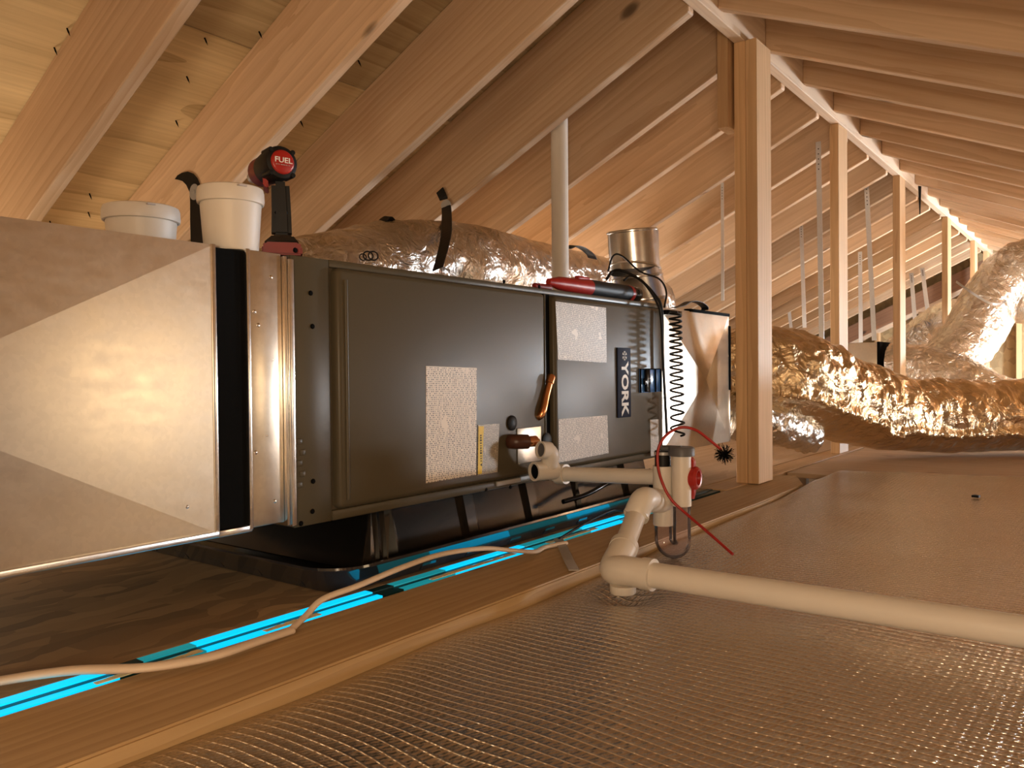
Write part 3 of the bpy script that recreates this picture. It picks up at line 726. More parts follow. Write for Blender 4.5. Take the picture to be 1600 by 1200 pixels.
# refrigerant stubs and their plates
c0 = PY(846, 648, YF-.02); c1 = PY(861, 589, YF-.02)
tube('copper_stub', [c0+Vector((0,.03,-.01)), c0, c0+(c1-c0)*.5, c1], .0085, COPPER, unit, 14, 6)
lathe('copper_cap', [(0,.006),(.008,.005),(.0105,.0),(.0105,-.016),(.0085,-.018)], COPPER, unit, axis_frame(c1, c1-c0), 16)
pl = PY(838, 690, YP); box('stub_plate', (pl.x-.075, YP-.0016, pl.z-.045), (pl.x+.018, YP, pl.z+.035), GALV, unit, .001)
g = PY(800, 661, YP-.001); lathe('grommet', [(0,.004),(.013,.004),(.017,.001),(.017,-.001)], RUBBER, unit, axis_frame((g.x, YP-.0016, g.z), (0,-1,0)), 20)
g1 = PY(795, 690, YP); g2 = PY(815, 690, YP-.028)
tube('suction_stub', [Vector((g1.x+.006, YP, g1.z)), Vector((g1.x+.006, YP-.016, g1.z)), Vector((g1.x+.030, YP-.030, g1.z-.001))], .0165, RUST, unit, 16, 4)
e0 = Vector((g1.x+.030, YP-.030, g1.z-.001))
tube('valve_collar', [e0, e0+Vector((.022,-.006,0))], .0125, COPPER, unit, 14, 1)
tube('valve_core', [e0+Vector((.022,-.006,0)), e0+Vector((.031,-.0085,0))], .0055, BRASS, unit, 10, 1)
g = PY(858, 688, YP); lathe('grommet', [(0,.003),(.015,.003),(.019,.001),(.019,-.001)], RUBBER, unit, axis_frame((g.x-.012, YP-.0016, g.z), (0,-1,0)), 20)

# ------------------------------------------------------------------ drain pan and the black moulded stand in it
pan = thing('drain_pan', (1.55, 1.4, 0), 'shallow glossy black plastic drain pan on the platform under the unit', 'pan')
def pan_mesh():
    x0, x1, y0, y1 = .885, 2.33, 1.040, 1.90
    def ring(o, z, rad):
        pts = []; n = 6
        for cx, cy, a0 in ((x1-rad, y1-rad, 0), (x0+rad, y1-rad, 90), (x0+rad, y0+rad, 180), (x1-rad, y0+rad, 270)):
            for k in range(n+1):
                a = math.radians(a0+90*k/n); pts.append((cx+math.cos(a)*(rad+o), cy+math.sin(a)*(rad+o), z))
        return pts
    R = [ring(.000, .0015, .05), ring(.014, .044, .05), ring(.030, .048, .05), ring(.031, .044, .05), ring(.026, .040, .05)]
    inner = [ring(.012, .044, .05), ring(-.002, .004, .05)]
    bm = bmesh.new(); seq = [R[0], R[4], R[3], R[2], inner[0], inner[1]]
    vr = [[bm.verts.new(p) for p in r] for r in seq]; n = len(vr[0])
    for a, b in zip(vr, vr[1:]):
        for j in range(n): bm.faces.new((a[j], a[(j+1)%n], b[(j+1)%n], b[j]))
    bm.faces.new(vr[-1]); bm.faces.new(vr[0][::-1])
    return bm_obj('tray', bm, SMOKE, pan, autosmooth=30)
pan_mesh()
for i, X in enumerate((1.00, 1.10, 1.23, 1.37, 1.50, 1.64, 1.78, 1.93, 2.08)):      # stiffening ribs moulded into the wall
    prism('wall_rib', [(X-.022, 1.036, .004), (X-.014, 1.019, .038), (X+.014, 1.019, .038), (X+.022, 1.036, .004)], (0, .006, 0), SMOKE, pan, .0015)
for i, Y in enumerate((1.14, 1.26, 1.38, 1.50, 1.62, 1.74)):
    prism('wall_rib', [(.882, Y-.022, .004), (.862, Y-.014, .038), (.862, Y+.014, .038), (.882, Y+.022, .004)], (.006, 0, 0), SMOKE, pan, .0015)
stand = thing('equipment_stand', (1.5, 1.4, .005), 'black moulded plastic stand with ribbed sides between pan and unit', 'stand')
def stand_mesh():
    # sloped front wall with recessed bays between upright ribs, pyramid-like end
    bm = bmesh.new()
    zb, zt = .005, .1125
    xs = []
    x = 1.01
    edges = [(1.01,0),(1.03,1),(1.045,0),(1.055,1),(1.065,0),(1.075,1),(1.10,1),(1.115,0),(1.125,0),(1.30,0),(1.315,1),(1.345,1),(1.36,0),(1.53,0),(1.545,1),(1.575,1),(1.59,0),(1.75,0),(1.765,1),(1.795,1),(1.81,0),(2.0,0),(2.02,1),(2.14,1)]
    b = [bm.verts.new((X, 1.118 - .010*p*(.25 if i < 6 else 1), zb)) for i, (X, p) in enumerate(edges)]
    t = [bm.verts.new((X + (.045 if i == 0 else 0.028 if i == 1 else .016 if i < 6 else 0), 1.146 - .012*p*(.25 if i < 6 else 1), zt)) for i, (X, p) in enumerate(edges)]
    for i in range(len(edges)-1): bm.faces.new((b[i], b[i+1], t[i+1], t[i]))
    bb = [bm.verts.new((1.0, 1.80, zb)), bm.verts.new((2.14, 1.80, zb))]; tb = [bm.verts.new((1.045, 1.77, zt)), bm.verts.new((2.14, 1.77, zt))]
    bm.faces.new((b[0], t[0], tb[0], bb[0])); bm.faces.new((b[-1], bb[1], tb[1], t[-1])); bm.faces.new((bb[0], tb[0], tb[1], bb[1]))
    bm.faces.new(t + [tb[1], tb[0]]); bm.faces.new(b[::-1] + [bb[0], bb[1]])
    return bm_obj('moulding', bm, BLACKP, stand)
stand_mesh()
def wire(name, pts, r, mat, label_, cat='wire', seg=8, n=8):
    o = tube(name, pts, r, mat, None, seg, n); return tag(o, label_, cat)
wire('power_lead', [(1.62,1.075,.055),(1.70,1.062,.062),(1.78,1.055,.078),(1.85,1.062,.088),(1.93,1.075,.080),(2.0,1.08,.07),(2.1,1.09,.08)], .006, BLACKP, 'thick black power lead with ringed plug lying over the pan rim', 'cable')

# ------------------------------------------------------------------ end plenum
plen = thing('supply_plenum', (2.46, 1.32, .118), 'galvanized end plenum with bright X-creased side joined to the unit', 'plenum')
PX0, PX1, PZ0, PZ1 = 2.1895, 2.722, .118, .560
crossbroken('side_panel', PX0, PX1, PZ0, PZ1, YF, .030, GALV, plen)
box('top_panel', (PX0, YF+.004, PZ1-.004), (PX1, 1.52, PZ1), GALV, plen)
box('bottom_panel', (PX0, YF+.004, PZ0), (PX1, 1.52, PZ0+.004), GALV, plen)
box('end_panel', (PX1-.004, YF+.004, PZ0+.004), (PX1, 1.52, PZ1-.004), GALV, plen)
box('back_panel', (PX0, 1.516, PZ0+.004), (PX1-.004, 1.52, PZ1-.004), GALV, plen)
box('top_seal', (2.40, YF-.003, PZ1-.002), (PX1+.004, YF+.02, PZ1+.008), BLACKM, plen, .001)
box('edge_seal', (PX1-.002, YF-.004, .30), (PX1+.010, YF+.012, PZ1-.035), BLACKM, plen, .001)
box('edge_hem', (PX1-.004, YF-.003, PZ0), (PX1+.004, YF+.006, .30), GALV_B, plen, .001)

# round take-off with an elbow on the plenum
flue = thing('metal_takeoff', (2.44, 1.30, .561), 'shiny galvanized round elbow collar rising from the end plenum', 'duct collar')
FB = Vector((2.425, 1.28, .561)); fw = .082
ax0 = PY(1005, 440, 1.28); ax1 = PY(988, 405, 1.28); ax2 = PY(984, 366, 1.28)
def ring_tube(name, a, b, ra, rb, mat, parent, seg=40, wall=.0015):
    a, b = Vector(a), Vector(b)
    fr = axis_frame(a, b-a); L = (b-a).length
    return lathe(name, [(ra,0),(rb,L),(rb-wall,L),(ra-wall,0),(ra,0)], mat, parent, fr, seg)
ring_tube('lower_collar', FB+Vector((0,0,.0008)), FB+Vector((0,0,.05)), .088, .086, GALV_B, flue)
c1_ = FB+Vector((-.004,0,.05)); c2_ = FB+Vector((-.048,.004,.150)); c3_ = FB+Vector((-.066,.004,.272))
ring_tube('middle_gore', c1_, c2_, .085, .083, GALV_B, flue)
ring_tube('upper_gore', c2_, c3_, .083, .081, GALV_B, flue)
for p, q, r in ((c1_, c2_, .0855), (c1_+(c2_-c1_)*.72, c2_, .0845), (c2_, c3_, .0845), (c3_-(c3_-c2_)*.02, c3_, .0815)):
    t = (q-p).normalized(); fr = axis_frame(p, t+Vector((.28 if r > .083 else 0, 0, 0)))
    lathe('bead', [(r-.002,-.005),(r+.003,-.002),(r+.003,.002),(r-.002,.005)], GALV_B, flue, fr, 40)
sm_ = axis_frame(c3_, (0,0,1))
box('seam', (c3_.x+.036, c3_.y-.0745, c2_.z+.02), (c3_.x+.047, c3_.y-.066, c3_.z-.001), GALV_B, flue)

# ------------------------------------------------------------------ things on top of the unit and the duct
def bucket(px, pz, Y, r, h, label_):
    p = PY(px, pz, Y); loc = (p.x, Y, Z1)
    t = thing('plastic_bucket', loc, label_, 'bucket', 'white buckets on the duct')
    fr = Matrix.Translation(loc)
    lathe('body', [(0,.0),(r*.80,.0),(r*.84,.004),(r*.95,h*.78),(r*.955,h*.80),(r*.93,h*.80),(0,h*.80)], BUCKET, t, fr, 40)
    lid = lathe('lid', [(r*.965,h*.74),(r*1.02,h*.75),(r*1.04,h*.80),(r*1.03,h*.93),(r*1.0,h*.985),(r*.95,h),(r*.90,h*.97),(0,h*.965)], BUCKET, t, fr, 40)
    a = math.radians(-105); q = Vector((math.cos(a)*r*1.015, math.sin(a)*r*1.015, h*.955))
    bx = box('lid_slot', (loc[0]+q.x-.007, loc[1]+q.y-.004, loc[2]+q.z-.0012), (loc[0]+q.x+.007, loc[1]+q.y+.004, loc[2]+q.z+.0012), PVC_D, lid)
    return t
bucket(361, 340, 1.148, .0505, .103, 'white plastic bucket with snap lid standing beside the impact driver')
bucket(221, 345, 1.40, .063, .103, 'wider white plastic tub with lid set back on the duct')
# green handled tool and dark bar lying on the duct
tp = PY(180, 357, 1.16)
g = thing('green_tool', (tp.x, 1.16, Z1), 'flat green handled tool lying on the duct before the wide tub', 'tool')
prism('handle', [(tp.x-.05,1.15,Z1),(tp.x+.018,1.15,Z1),(tp.x+.024,1.158,Z1),(tp.x+.018,1.168,Z1),(tp.x-.05,1.168,Z1)], (0,0,.008), GREEN, g, .002)
prism('blade', [(tp.x-.14,1.156,Z1+.003),(tp.x-.05,1.154,Z1+.003),(tp.x-.05,1.166,Z1+.003),(tp.x-.14,1.162,Z1+.003)], (0,0,.003), STEEL, g)
dp = PY(275, 373, 1.20)
tag(box('pry_bar', (dp.x-.075, 1.20, Z1), (dp.x+.05, 1.222, Z1+.009), RUBBER, None, .003), 'flat black bar lying on the duct between the two buckets', 'bar')

# impact driver, seen from its back end
d0 = PY(440, 386, 1.15)
drv = thing('impact_driver', (d0.x, 1.15, UZ1), 'red and black cordless impact driver standing on its battery', 'power tool')
DX, DY, DZ = d0.x, 1.15, UZ1 + .0005
zz = lambda v: DZ + (386-v)*(.178/158)
view = Vector((DX, DY, 0)).normalized(); rt = Vector((view.y, -view.x, 0))      # towards the frame's right
def dpt(r, f, z): return Vector((DX, DY, 0)) + rt*r + view*f + Vector((0,0,z))
def dprism(name, prof, f0, f1, mat, bev=.003):
    return prism(name, [dpt(r, f0, z) for r, z in prof], view*(f1-f0), mat, drv, bev)
dprism('battery', [(-.032,DZ+.0005),(.034,DZ+.0005),(.034,DZ+.016),(.028,DZ+.022),(-.026,DZ+.022),(-.032,DZ+.016)], -.035, .045, RED_D, .003)
dprism('battery_foot', [(-.030,DZ+.022),(.030,DZ+.022),(.018,DZ+.036),(-.014,DZ+.036)], -.026, .035, BLACKP, .003)
dprism('grip', [(-.0165,DZ+.034),(.0175,DZ+.034),(.0165,DZ+.075),(.014,DZ+.128),(-.0155,DZ+.128),(-.0155,DZ+.075)], -.020, .018, RUBBER, .007)
hz = zz(247)
axd = (view - rt*.42).normalized(); fr_h = axis_frame(dpt(.003, -.030, hz), axd, rt)
lathe('motor_housing', [(0,-.002),(.018,-.002),(.0265,.001),(.0285,.006),(.0285,.040),(.026,.062),(0,.062)], RUBBER, drv, fr_h, 28)
for k in range(4):
    a = math.radians(45+90*k); p = fr_h @ Vector((math.cos(a)*.0272, math.sin(a)*.0272, .002)); 
    lathe('housing_lug', [(0,-.003),(.004,-.0025),(.0045,.0),(.0045,.03),(0,.03)], RUBBER, drv, axis_frame(p, axd), 10)
cap = lathe('rear_cap', [(0,-.0050),(.017,-.0045),(.0195,-.003),(.0205,-.001)], RED, drv, fr_h, 28)
fr_t = axis_frame(fr_h @ Vector((0,0,-.0053)) + Vector((0,0,.002)), -axd, rt)
text('cap_lettering', 'FUEL', .0125, WHITE, fr_t, cap, .0002, .0003, 1.15)
fr_t2 = axis_frame(fr_h @ Vector((0,0,-.0053)) - Vector((0,0,.0055)), -axd, rt)
worn_print('cap_small_print', fr_t2, .026, .0022, 9, PVC_D, cap, 8)
lathe('gear_case', [(.0255,.062),(.0255,.09),(.022,.098),(.012,.110),(.010,.125),(0,.125)], RED_D, drv, fr_h, 24)
lathe('nose', [(.012,.108),(.0115,.128),(.010,.135),(0,.135)], STEEL, drv, fr_h, 20)
dprism('trigger', [(-.006,DZ+.098),(.007,DZ+.098),(.007,DZ+.120),(-.006,DZ+.120)], .016, .028, RED, .002)
dprism('side_cover', [(-.029,DZ+.122),(-.020,DZ+.118),(-.022,DZ+.15),(-.030,DZ+.152)], -.005, .05, RED, .002)

# red and black cordless ratchet lying on the unit
ra = PY(838, 444, 1.128); rb = PY(998, 456, 1.128)
rz_ = UZ1 + .0236
rat = thing('cordless_ratchet', ((ra.x+rb.x)/2, 1.128, UZ1), 'red and black stick-shaped tool lying along the unit top', 'power tool')
Lr = rb.x - ra.x
def rx(t): return ra.x + Lr*t
fr_r = axis_frame((ra.x, 1.132, rz_), (1,0,0), (0,0,1))
lathe('head', [(0,-.005),(.006,-.004),(.0075,.0),(.0085,Lr*.12),(0,Lr*.12)], RED_D, rat, axis_frame((ra.x,1.132,UZ1+.0088),(1,0,0),(0,0,1)), 16)
lathe('red_housing', [(0,Lr*.11),(.008,Lr*.11),(.017,Lr*.20),(.0205,Lr*.40),(.0225,Lr*.47),(0,Lr*.47)], RED, rat, fr_r, 20)
box('power_lever', (rx(.36), 1.125, rz_+.016), (rx(.47), 1.139, rz_+.027), RED, rat, .003)
lathe('grip', [(0,Lr*.47),(.0225,Lr*.47),(.0222,Lr*.60),(.023,Lr*.75),(.0225,Lr*.875),(0,Lr*.875)], RUBBER, rat, fr_r, 20)
lathe('red_ring', [(0,Lr*.875),(.0232,Lr*.875),(.0232,Lr*.905),(0,Lr*.905)], RED, rat, fr_r, 20)
lathe('battery_end', [(0,Lr*.905),(.022,Lr*.905),(.022,Lr*.985),(.018,Lr),(0,Lr)], BLACKP, rat, fr_r, 20)

# ------------------------------------------------------------------ control wires at the unit's right end
def pY(u, v, Y): return PY(u, v, Y)
wire('control_wire', [pY(950,424,1.26), pY(958,400,1.24), pY(972,400,1.22), pY(1000,424,1.16), pY(1030,436,1.12), pY(1041,456,1.10), pY(1038,480,1.088)], .0028, RUBBER, 'thin black wire looped in front of the round collar')
wire('control_wire', [pY(948,436,1.20), pY(957,424,1.20), pY(972,423,1.17), pY(1000,437,1.13), pY(1024,462,1.085), pY(1034,485,1.070), pY(1036,560,1.068), pY(1040,640,1.068), pY(1042,680,1.066)], .0040, RUBBER, 'black wire running down the right edge of the unit')
wire('control_wire', [pY(975,438,1.150), pY(986,431,1.145), pY(1005,441,1.10), pY(1026,472,1.062), pY(1033,500,1.052), pY(1037,590,1.050)], .0034, RUBBER, 'black wire doubled beside the thicker one on the unit edge')
pts = []
for i in range(240):
    t = i/239; u = 1055 + 4*t; v = 487 + 195*t; c = pY(u, v, 1.030)
    a = t*2*math.pi*19
    # the coil is tight at the top and stretched towards the bottom
    a = 2*math.pi*(24*t - 7*t*t); rr = .0165 + .003*t
    pts.append(c + Vector((math.cos(a)*rr, math.sin(a)*rr, 0)))
tag(tube('coiled_cord', pts, .0031, RUBBER, None, 6, 2), 'black coiled cord hanging in front of the end plenum', 'cord')
tag(box('cord_clamp', (2.175, 1.062, .5605-.024), (2.265, 1.089, .5605-.010), BLACKP, None, .003), 'black clamp at the head of the coiled cord', 'clamp')
sp0 = Vector((2.30, 1.14, PZ1+.004))
loop = thing('strap_loop', (2.40, 1.16, PZ1), 'black strap bent into a loop on the end plenum', 'strap')
ribbon('band', [PY(1052,483,1.13)+Vector((0,0,.004)), PY(1064,478,1.15), PY(1078,471,1.17), PY(1092,473,1.18), PY(1101,480,1.18), PY(1101,485,1.18)], .030, .002, (.2,1,0), RUBBER, loop)

# ------------------------------------------------------------------ foil duct behind the unit, vent pipe, hanging straps
def foil_duct(name, pts, r, mat, parent, amp=.10, n=26, seg=72, freq=9.0, seed=0, fold=.03, seam=None):
    P = catmull(pts, n); bm = bmesh.new()
    rf = r if callable(r) else (lambda t: r)
    rings = sweep_bm(bm, P, lambda i, m: rf(i/(m-1)), seg, True)
    dist = 0
    for i, ring in enumerate(rings):
        c = P[i]; rr = rf(i/(len(P)-1))
        if i: dist += (P[i]-P[i-1]).length
        for j, v in enumerate(ring):
            q = v.co; d = (q-c).normalized(); th = 360*j/seg
            a = noise.noise(q*freq + Vector((seed,0,0))) * .6 + (1-abs(noise.noise(q*freq*2.1+Vector((0,seed,3)))))*.5 - .35 + .25*noise.noise(q*freq*4.5)
            vd = noise.voronoi(q*freq*1.6 + Vector((seed, 1, 2)) + noise.noise_vector(q*5)*.35)[0]
            a += .9*(vd[1]-vd[0]-.3)
            # gathers across the run
            gth = (1-2*abs(noise.noise(Vector((dist*15+seed+.8*noise.noise(q*6), th*.016, seed)))))
            w = 1.0
            if seam is not None:                         # gathered above the seam, stretched smooth below it
                w = 1.0 if th < seam or th > 300 else .12
                a *= .35 + .65*w
            a += fold/amp * gth * .8 * w
            off = a*amp*rr
            if seam is not None:
                off += rr*(.16+.10*noise.noise(Vector((dist*40, 7, seed)))+.06*noise.noise(Vector((dist*90, 3, seed)))) * math.exp(-((th-seam-14*noise.noise(Vector((dist*7, 1, seed))))/7.0)**2)
            v.co = q + d * off
    return bm_obj(name, bm, mat, parent, smooth=True)
bd = thing('flex_duct', (1.9, 1.9, .57), 'silver foil insulated duct with printed marks lying behind the unit', 'duct', 'foil insulated ducts')
Yd = 1.88; rr_ = .155
cl = []
for u, v, y in ((420, 392, 1.98), (470, 376, 1.95), (560, 357, 1.91), (650, 346, 1.88), (740, 356, 1.88), (840, 382, 1.92), (930, 402, 1.90), (1010, 434, 1.92)):
    p = PY(u, v, y); cl.append(p - Vector((0,0,rr_*.985)))
bdm = foil_duct('jacket', cl, rr_, FOIL, bd, .055, 18, 72, 7, 2)
for o, (u, v, s) in zip(range(3), ((583, 400, 1), (575, 400, 1), (567, 402, .7))):
    c = PY(u, v, Yd-.145); lathe('printed_ring', [(.012*s,.0),(.016*s,.0),(.016*s,.002),(.012*s,.002),(.012*s,0)], INK, bd, axis_frame(c, (-.5,-.8,.3)), 18)
c = PY(774, 386, Yd-.115); prism('tape_patch', [PY(758,372,Yd-.10), PY(784,376,Yd-.10), PY(776,400,Yd-.135)], (0,.004,0), RUST, bd)
vp = thing('vent_pipe', (2.33, 1.57, 0), 'white plastic vent pipe rising behind the end plenum into the roof', 'pipe')
vb = PY(875, 430, 1.57); vt = PY(874, 196, 1.57)
tube('pipe', [Vector((vb.x, 1.57, -.01)), Vector((vt.x, 1.57, 1.40))], .030, PVC, vp, 28, 1)

def washer(p, n, parent, r=.016):
    lathe('washer', [(r*.25,.0),(r,.0),(r,.002),(r*.25,.002),(r*.25,0)], STEEL, parent, axis_frame(p, n), 22)
    lathe('screw_head', [(0,.004),(r*.28,.003),(r*.3,.0)], STEEL, parent, axis_frame(p, n), 10)
def hang_strap(pxs, X, w, label_, wash, group='black hanger straps'):
    P = [PX(u, v, x) for u, v, x in pxs]
    t = thing('hanger_strap', P[-1], label_, 'strap', group)
    ribbon('band', P, w, .003, (0,1,-.1), RUBBER, t)
    q = PX(wash[0], wash[1], wash[2]-.004); washer(q, (-1,-.15,0), t, .021)
    return t
t = thing('hanger_strap', PX(308,378,1.35), 'black hanger strap with curled end screwed to a rafter behind the bucket', 'strap', 'black hanger straps')
prism('band', [PX(u, v, 1.349) for u, v in ((273,280),(277,274),(284,270),(293,268),(301,271),(307,278),(312,290),(313,310),(315,345),(319,380),(298,380),(297,345),(297,315),(296,300),(291,289),(285,283),(279,281))], (.003,0,0), RUBBER, t)
washer(PX(304,300,1.348), (-1,0,0), t, .024)
hang_strap([(687,297,2.178),(692,308,2.180),(697,322,2.182),(698,345,1.98),(697,368,1.82),(691,395,1.73),(684,420,1.68)], 2.18, .036, 'black hanger strap screwed to a rafter above the foil duct', (697,321,2.180))
t = thing('hanger_strap', PX(900,392,2.72), 'black strap end draped over the foil duct beside the vent pipe', 'strap', 'black hanger straps')
ribbon('band', [PY(886,388,1.70), PY(897,384,1.69), PY(910,388,1.69), PY(922,397,1.68), PY(926,404,1.68)], .05, .003, (.3,1,.2), RUBBER, t)
t = thing('hanger_strap', PX(604,345,2.1), 'short black strap end peeking over the foil duct', 'strap', 'black hanger straps')
ribbon('band', [PY(597,346,1.87), PY(602,341,1.88), PY(608,339,1.88), PY(614,346,1.88)], .03, .003, (0,1,.2), RUBBER, t)
t = thing('hanger_strap', PX(1437,300,6.0), 'narrow black strap dangling from the ridge between two posts', 'strap', 'black hanger straps')
prism('band', [PX(1434.5,290,5.1), PX(1439.5,291,5.1), PX(1438,335,5.1), PX(1436.5,335,5.1)], (.003,0,0), RUBBER, t)

# perforated steel hanger straps hanging from the left rafters
def steel_strap(top, bot, wpx, label_, X=None):
    a = PR(*top) if X is None else PX(*top, X)
    b = PX(bot[0], bot[1], a.x)
    w = wpx/F_PX*(a.x*.797+a.y*.603)
    t = thing('steel_hanger_strap', b, label_, 'strap', 'steel hanger straps')
    ribbon('band', [a+Vector((-.004,0,.03)), (a+b)/2, b], w, .0012, (0,1,0), STRAPM, t, 1)
    for k in range(1, 6):
        p = a + (b-a)*(k/40); lathe('nail_hole', [(0,.0006),(w*.12,.0006),(w*.12,0)], BLACKM, t, axis_frame(p+Vector((-.0045,0,.02)), (-1,0,0)), 8)
    return t
for top, bot, w, lb in (((1279,232),(1284,548),8,'long steel strap hanging left of the single post by the amber duct'),
                        ((1354,296),(1366,532),7,'slanting steel strap hanging down to the grey duct box'),
                        ((1129,296),(1129,470),5,'steel strap half hidden by the doubled timber post'),
                        ((1252,356),(1257,512),6,'thin steel strap hanging between the doubled and the next post'),
                        ((1344,400),(1345,535),6,'steel strap hanging beside the gable studs over the duct box'),
                        ((1424,432),(1432,530),6,'steel strap bent above the far silver duct'),
                        ((1441,424),(1452,503),6,'short steel strap hanging nearest the gable wall'),
                        ((1233,488),(1236,512),5,'stub of steel strap above the amber duct')):
    steel_strap(top, bot, w, lb)

# ------------------------------------------------------------------ condensate drain
drain = thing('condensate_drain', (1.5, .73, .02), 'white plastic drain piping with clear trap running across the blanket', 'drain pipe')
PR_ = .0185
tee = PX(862, 739, 1.56)                      # tee in front of the unit
tY = 1.045; tee = PY(861, 740, tY)
legL = PX(1036, 760, 1.50); legR = PX(1065, 760, 1.50)
end = Vector((1.515, legL.y+.006, PX(1028, 745, 1.515).z))
tube('outlet_pipe', [tee, end], .0165, PVC, drain, 24, 1)
hollow_pipe('tee_socket', tee+Vector((0,-.055,-.002)), tee+Vector((0,.010,0)), .0215, .004, PVC, drain) if False else None
# tee: short run towards the unit's left with an open end, and an open upper branch
A = PY(834, 737, tY-.005); tdir = Vector((.95,-.31,0)).normalized()
hollow_pipe('tee_body', A, A+tdir*.060, .0215, .0045, PVC, drain, 28)
lathe('tee_bore_shade', [(0,0),(.0168,0)], BLACKM, drain, axis_frame(A+tdir*.005, -tdir), 24)  # black disc paints the shade inside the open end
U1 = PY(844, 703, tY-.022); U0 = U1 + Vector((.95,-.31,-.12)).normalized()*.026
hollow_pipe('tee_branch', U1, U0, .0195, .0040, PVC, drain, 28)
lathe('branch_bore_shade', [(0,0),(.0153,0)], GREYCAP, drain, axis_frame(U1+(U0-U1)*.18, U1-U0), 24)  # grey disc: shade of the branch opening, put into its colour
tube('branch_neck', [U0-(U0-U1)*.25, U0+Vector((.004,-.001,-.012)), A+tdir*.040+Vector((0,0,.004))], .0190, PVC, drain, 20, 4)
hub = tee + (end-tee)*.10
hollow_pipe('pipe_hub', hub-(end-tee).normalized()*.012, hub+(end-tee).normalized()*.014, .0225, .005, PVC, drain, 28)
# trap: two legs joined by a clear U
def zt(u, v): return PX(u, v, 1.50).z
zL0, zL1 = zt(1036, 820), zt(1036, 728)
tube('outlet_leg', [Vector((1.50, legL.y, zL0)), Vector((1.50, legL.y, zL1))], .0205, PVC, drain, 28, 1)
tube('rubber_coupling', [Vector((1.50, legL.y, zL1)), Vector((1.50, legL.y, zt(1036, 704)))], .0165, RUBBER, drain, 24, 1)
lathe('coupling_clamp', [(.0168,-.003),(.0182,-.003),(.0182,.003),(.0168,.003)], STEEL, drain, Matrix.Translation((1.50, legL.y, zt(1036,708))), 24)
zR0, zR1 = zt(1064, 790), zt(1064, 712)
tube('inlet_leg', [Vector((1.50, legR.y, zR0)), Vector((1.50, legR.y, zR1))], .0195, PVC, drain, 28, 1)
box_z = zt(1064, 698)
lathe('trap_cap', [(0,box_z-zR1),(.024,box_z-zR1),(.0262,box_z-zR1-.003),(.0262,.0),(0,0)], GREYCAP, drain, Matrix.Translation((1.50, legR.y-.0005, zR1)), 28)
tube('cap_link', [Vector((1.50,legR.y,zR1+.012)), Vector((1.50,legL.y,zR1+.012))], .008, GREYCAP, drain, 10, 1)
ub = []
rU = (legL.y-legR.y)/2; cy_ = (legL.y+legR.y)/2; zc = zt(1048, 843)
ub.append(Vector((1.50, legL.y, zL0+.004))); ub.append(Vector((1.50, legL.y, zc+.01)))
for k in range(0, 13):
    a = math.pi*k/12; ub.append(Vector((1.50, cy_+rU*math.cos(a), zc - rU*1.0*math.sin(a))))
ub.append(Vector((1.50, legR.y, zc+.01))); ub.append(Vector((1.50, legR.y, zR0+.004)))
bm = bmesh.new(); sweep_bm(bm, ub, .0178, 24, False); 
clr = bm_obj('clear_trap', bm, CLEAR, drain, smooth=True)
tag(clr, 'clear U-shaped trap')
# red clean-out cap with a strap
rc = Vector((1.50, legR.y, zt(1078, 748)))
nrm = Vector((.10,-.99,0)).normalized(); rcp = rc + Vector((.603,-.797,0))*.024
red = lathe('cleanout_cap', [(0,.004),(.013,.004),(.0145,.011),(.019,.012),(.0235,.007),(.0235,-.004),(0,-.004)], RED, drain, axis_frame(rcp, nrm), 26)
ribbon('cap_tab', [rcp+Vector((0,0,.018)), rcp+Vector((0,0,.034)), rcp+Vector((-.006,.006,.042))], .013, .005, nrm.cross(Vector((0,0,1))), RED, red, 3)
ribbon('cap_tab', [rcp+Vector((0,0,-.016)), rcp+Vector((0,0,-.030)), rcp+Vector((-.002,.002,-.042))], .012, .006, nrm.cross(Vector((0,0,1))), RED, red, 3)
# elbow off the outlet leg, sloping pipe, lower elbow and the long run
e1 = Vector((1.50, legL.y, zt(1036, 783))); e2 = PX(1006, 781, 1.405); e3 = PX(994, 805, 1.385); e4 = PX(972, 862, 1.27); e5 = PX(964, 893, 1.225)
tube('upper_elbow', [e1, e1+(e2-e1)*.6, e2, e2+(e3-e2)*.55+Vector((-.004,0,0)), e3], .0245, PVC, drain, 24, 6)
tube('elbow_rim', [e3-(e3-e2)*.10, e3+(e4-e3)*.02], .0255, PVC, drain, 24, 1)
tube('sloping_pipe', [e3, e4], .0195, PVC, drain, 24, 1)
L0 = Vector((1.215, .676, .026)); L1 = Vector((1.236, .10, .024)); L2 = Vector((1.25, -.9, .022))
tube('lower_elbow', [e4+(e3-e4)*.10, e4, e5+Vector((0,.006,.004)), L0+Vector((0,.004,0)), L0+Vector((.001,-.040,0))], .0255, PVC, drain, 24, 6)
tube('elbow_hub', [L0+Vector((.001,-.030,0)), L0+Vector((.001,-.050,0))], .0272, PVC, drain, 24, 1)
tube('elbow_hub', [e4+(e3-e4)*.04, e4+(e3-e4)*.16], .0265, PVC, drain, 24, 1)
lathe('elbow_stub', [(0,-.002),(.021,-.002),(.0225,.0),(.0225,.012),(0,.012)], PVC, drain, Matrix.Translation((L0.x-.004, L0.y+.006, -.010)), 24)
tube('run_pipe', [L0+Vector((0,-.03,0)), L1, L2], .0212, PVC, drain, 28, 1)

